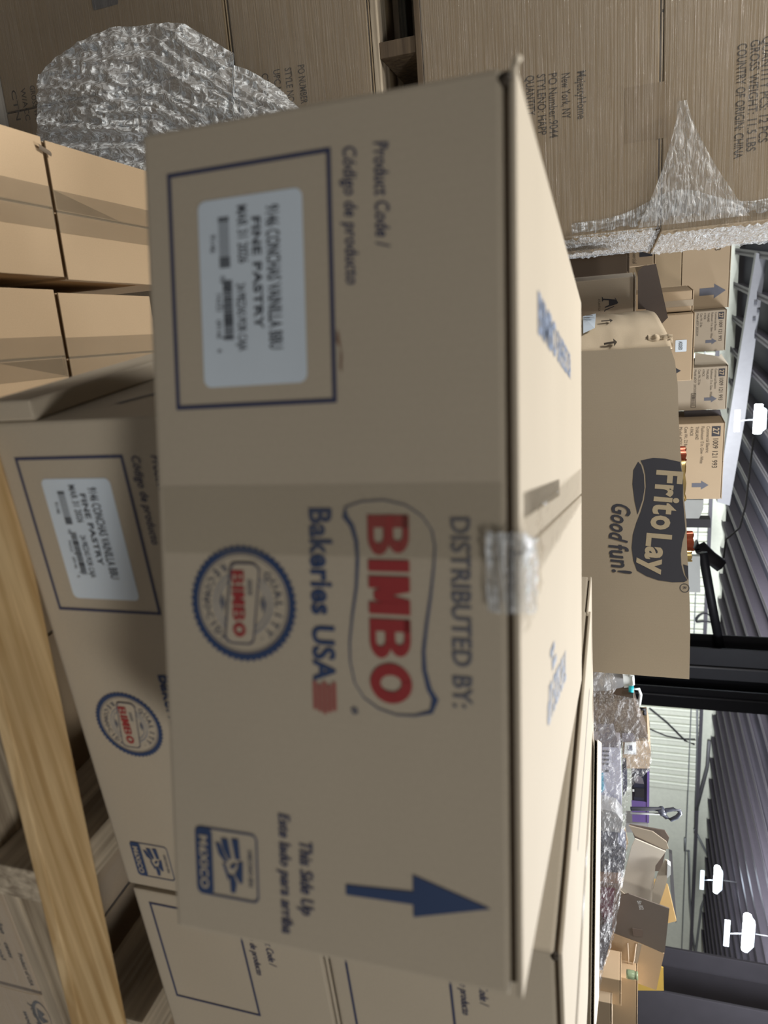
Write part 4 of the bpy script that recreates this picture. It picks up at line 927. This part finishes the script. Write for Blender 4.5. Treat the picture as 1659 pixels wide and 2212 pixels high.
# film draped over all of it
prof = [(1320, 1452), (1332, 1480), (1322, 1500), (1375, 1510), (1380, 1540), (1398, 1590), (1407, 1625), (1402, 1662), (1360, 1700), (1352, 1740), (1350, 1780), (1352, 1835), (1348, 1880), (1335, 1950), (1326, 2010), (1318, 2040), (1300, 2100), (1291, 2150)]
def drape(u, v):
    t = u*(len(prof)-1); i = min(int(t), len(prof)-2); fr = t-i
    x = prof[i][0]*(1-fr)+prof[i+1][0]*fr; y = prof[i][1]*(1-fr)+prof[i+1][1]*fr
    px = x+3-(x-1255)*v; q = Vector((y/40, px/30, 0))
    return on_y(px+2*noise.noise(q*3), y, 3.62+(0.35 if y < 1600 else 0.0)*(1-(y-1450)/150 if y < 1600 else 0)-0.05*abs(noise.noise(q))-0.03*abs(noise.noise(q*3)))
pd = on_y(1340, 1780, 3.7)
dr = sheet('draped_film', lambda u, v: drape(u, v)-pd, 170, 26, film('goods_film', 0.93, (10, 10, 24), 1.0, 0.30, (0.82, 0.84, 0.88), 0.10, 12), None, False); dr.location = pd+Vector((0, 0, CZ))
tag(dr, 'long sheet of shiny stretch film draped over the goods on the right', 'film')
# handles and tools
wire('wire_handle', 'white wire handle with a teal grip above the dark wrapped box', 'handle', [(1362, 1487), (1380, 1489), (1384, 1500), (1381, 1522)], 4.0, 0.009, M['white'])
wire('teal_grip', 'teal plastic grip on the white wire handle', 'grip', [(1358, 1488), (1369, 1489)], 3.97, 0.018, M['teal'])
wire('tool_loop', 'black rectangular loop above the wrapped box', 'tool', [(1383, 1531), (1393, 1533), (1393, 1545), (1382, 1547)], 4.2, 0.012, M['black'])
tp = goods('yellow_tool', 'black hand tool with a yellow stripe above the labelled carton', 'tool', [(1385, 1555), (1398, 1556), (1404, 1570), (1388, 1568)], 4.3, M['black'], 0.04)
add_face(tp, 'yellow_stripe', [(1388, 1558), (1391, 1558), (1397, 1566), (1393, 1567)], M['yellow'])
# D-handled shovel
Ys = 4.0; pb_ = on_p(1362, 1747, on_y(1362, 1747, Ys), YW)
shv = thing('shovel', 'black D-handled shovel standing upright in front of the purple tote', 'shovel', pb_, 0)
P_ = lambda *q: on_p(*q, pb_, YW)-pb_
tube('shaft', [P_(1362, 1747), P_(1365, 1747), P_(1428, 1748)], 0.011, M['black'], shv)
tube('inner_shaft', [P_(1362, 1757), P_(1425, 1758)], 0.006, M['white'], shv)
tube('socket', [P_(1426, 1747), P_(1433, 1757)], 0.020, M['charcoal'], shv)
tube('grip', [P_(*q) for q in ((1432, 1755), (1440, 1750), (1455, 1748), (1468, 1752), (1470, 1756), (1462, 1765), (1449, 1771), (1440, 1766), (1433, 1760))], 0.011, M['charcoal'], shv, 8, True)
# open cartons
def open_carton(label, front, inner, Y, m1, m2, depth=0.3):
    p0 = on_y(*front[0], Y); r = thing('open_carton', label, 'box', p0, 0, 'open cartons on the right')
    n_ = Vector((-math.sin(YW), math.cos(YW), 0))
    slab('front_panel', [on_p(*q, p0, YW)-p0 for q in front], n_*0.006, m1, r)
    return r, p0, n_
oc, p0, n_ = open_carton('pale carton lying open with its bright inside facing out', [(1337, 1935), (1364, 1830), (1372, 1812), (1438, 1840), (1416, 1870), (1410, 1938), (1409, 1950)], None, 4.0, M['pale'], None)
sl = lambda name, pts, mt, off=0.0, th=0.006: slab(name, [on_p(*q, p0, YW)-p0+n_*off for q in pts], n_*th, mt, oc)
sl('small_flap', [(1335, 1818), (1350, 1778), (1357, 1812), (1353, 1828)], M['kraft'], -0.03)
sl('top_flap', [(1372, 1812), (1358, 1790), (1410, 1803), (1440, 1825), (1445, 1840), (1436, 1842)], M['grey'], 0.02)
sl('back_panel', [(1360, 1812), (1438, 1826), (1448, 1842), (1442, 1862), (1430, 1915), (1400, 1915)], M['dark'], 0.10)
sl('right_flap', [(1437, 1850), (1448, 1862), (1438, 1905), (1424, 1948), (1408, 1945), (1410, 1915), (1420, 1882)], M['bakery'], -0.02)
sl('crumpled_paper', [(1441, 1853), (1448, 1858), (1448, 1876), (1440, 1884)], M['white'], -0.04, 0.03)
sl('left_flap', [(1335, 1916), (1354, 1932), (1350, 1940), (1336, 1934)], M['grey'], -0.01)
p0 = on_y(1325, 1985, 3.9)
oc = thing('open_carton', 'large carton with a dark raised flap and two white strings', 'box', p0, 0, 'open cartons on the right')
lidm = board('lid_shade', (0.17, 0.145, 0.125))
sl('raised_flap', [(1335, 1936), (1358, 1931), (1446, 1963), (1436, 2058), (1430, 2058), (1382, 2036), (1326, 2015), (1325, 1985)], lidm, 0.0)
sl('front_panel', [(1325, 2017), (1382, 2037), (1435, 2060), (1428, 2090), (1418, 2139), (1382, 2126), (1358, 2115), (1306, 2098), (1310, 2060)], M['kraft'], 0.0)
sl('tape', [(1378, 2036), (1386, 2040), (1372, 2100), (1362, 2100)], M['grey'], -0.004, 0.002)
sl('lower_flap', [(1306, 2098), (1348, 2112), (1350, 2118), (1325, 2122), (1300, 2128), (1292, 2140)], M['pale'], -0.03)
sl('blue_print', [(1296, 2126), (1308, 2113), (1325, 2112), (1332, 2118), (1308, 2121), (1294, 2136)], M['skyblue'], -0.035, 0.002)
sl('tape_patch', [(1366, 2004), (1389, 2008), (1388, 2024), (1368, 2020)], M['dark'], -0.003, 0.002)
bmp = on_p(1378, 1948, p0, YW)
tx = text(oc, 'Bin 002', 0, 0, 0.020, M['white'], 0.055, plane=FRONT); tx.rotation_euler = (0, -0.25, YW); tx.location = on_p(1376, 1944, p0, YW)-p0-n_*0.006
for q0, q1 in (((1356, 2034), (1357, 2092)), ((1374, 2036), (1364, 2094))): tube('string', [on_p(*q0, p0, YW)-p0-n_*0.01, on_p((q0[0]+q1[0])/2+1, (q0[1]+q1[1])/2, p0, YW)-p0-n_*0.016, on_p(*q1, p0, YW)-p0-n_*0.01], 0.003, M['string'], oc, 5)
pj = on_y(1362, 2105, 3.78)
def jar(u, v):
    a = u*2*PI; rr = (0.0, 0.020, 0.021, 0.021, 0.017, 0.019, 0.019, 0.0)[int(round(v*7))]; z = (0, 0, 0.01, 0.035, 0.042, 0.044, 0.055, 0.055)[int(round(v*7))]
    return (rr*math.cos(a), rr*math.sin(a), z)
o = sheet('glass_jar', jar, 20, 7, M['green']); o.location = pj+Vector((0, 0, CZ-0.02)); o['label'] = 'small pale green jar stuck at the foot of the strings'; o['category'] = 'jar'
# cartons at the lower right
r6, W6, H6 = carton_at('tan_carton', 'tall tan carton at the right frame edge below the dark column', (1378, 2118), (1377, 2230), -0.32, 3.9, YW, 0.3, M['kraft'], group='tan cartons at the right edge', tape=False)
r7, W7, H7 = carton_at('tan_carton', 'small tan carton in front at the lower right edge', (1342, 2118), (1336, 2172), -0.22, 3.72, YW, 0.16, M['kraft'], group='tan cartons at the right edge', tape=False)
r8, W8, H8 = carton_at('tan_carton', 'low tan carton at the bottom right frame edge', (1322, 2168), (1318, 2250), -0.36, 3.70, YW, 0.17, M['tan'], group='tan cartons at the right edge', tape=False)
plate('orange_panel', 'flat orange-tan board behind the open cartons', 'board', [(1186, 1905), (1405, 1900), (1443, 1915), (1461, 1990), (1440, 1995), (1192, 1990)], 4.6, M['orange'], th=0.02)
plate('white_rail', 'white diagonal rail edging the orange board', 'rail', [(1445, 1842), (1452, 1845), (1457, 1930), (1462, 1992), (1459, 1993), (1449, 1925)], 4.7, M['greybeam'], th=0.03)
plate('yellow_sheet', 'yellow sheet sticking out behind the carton with strings', 'sheet', [(1176, 2100), (1425, 2088), (1433, 2092), (1434, 2140), (1170, 2138)], 4.45, M['yellow'], th=0.01)
# what they stand on
def platform(label, c, W, D, top_z):
    r = thing('loaded_pallet', label, 'pallet', (c[0], c[1], FL), YW)
    for k in range(int(D/0.16)): box('deck_board', 0, W, 0.16*k, 0.16*k+0.11, 0.125, 0.143, M['greywood'], r)
    for x in (0, W/2-0.04, W-0.08): box('stringer', x, x+0.08, 0, D, 0.0005, 0.1245, M['greywood'], r)
    box('load', 0.02, W-0.02, 0.02, D-0.02, 0.1435, top_z-FL, M['stock'], r, 0.01)
    return r
platform('pallet load beneath the wrapped goods on the right', (0.50, 3.25), 3.0, 1.45, -0.45)
platform('pallet load beneath the letter carton heap', (-0.75, 2.62), 1.15, 1.05, -0.322)
platform('pallet load beneath the numbered cartons', (-1.35, 3.85), 1.72, 0.85, -0.322)
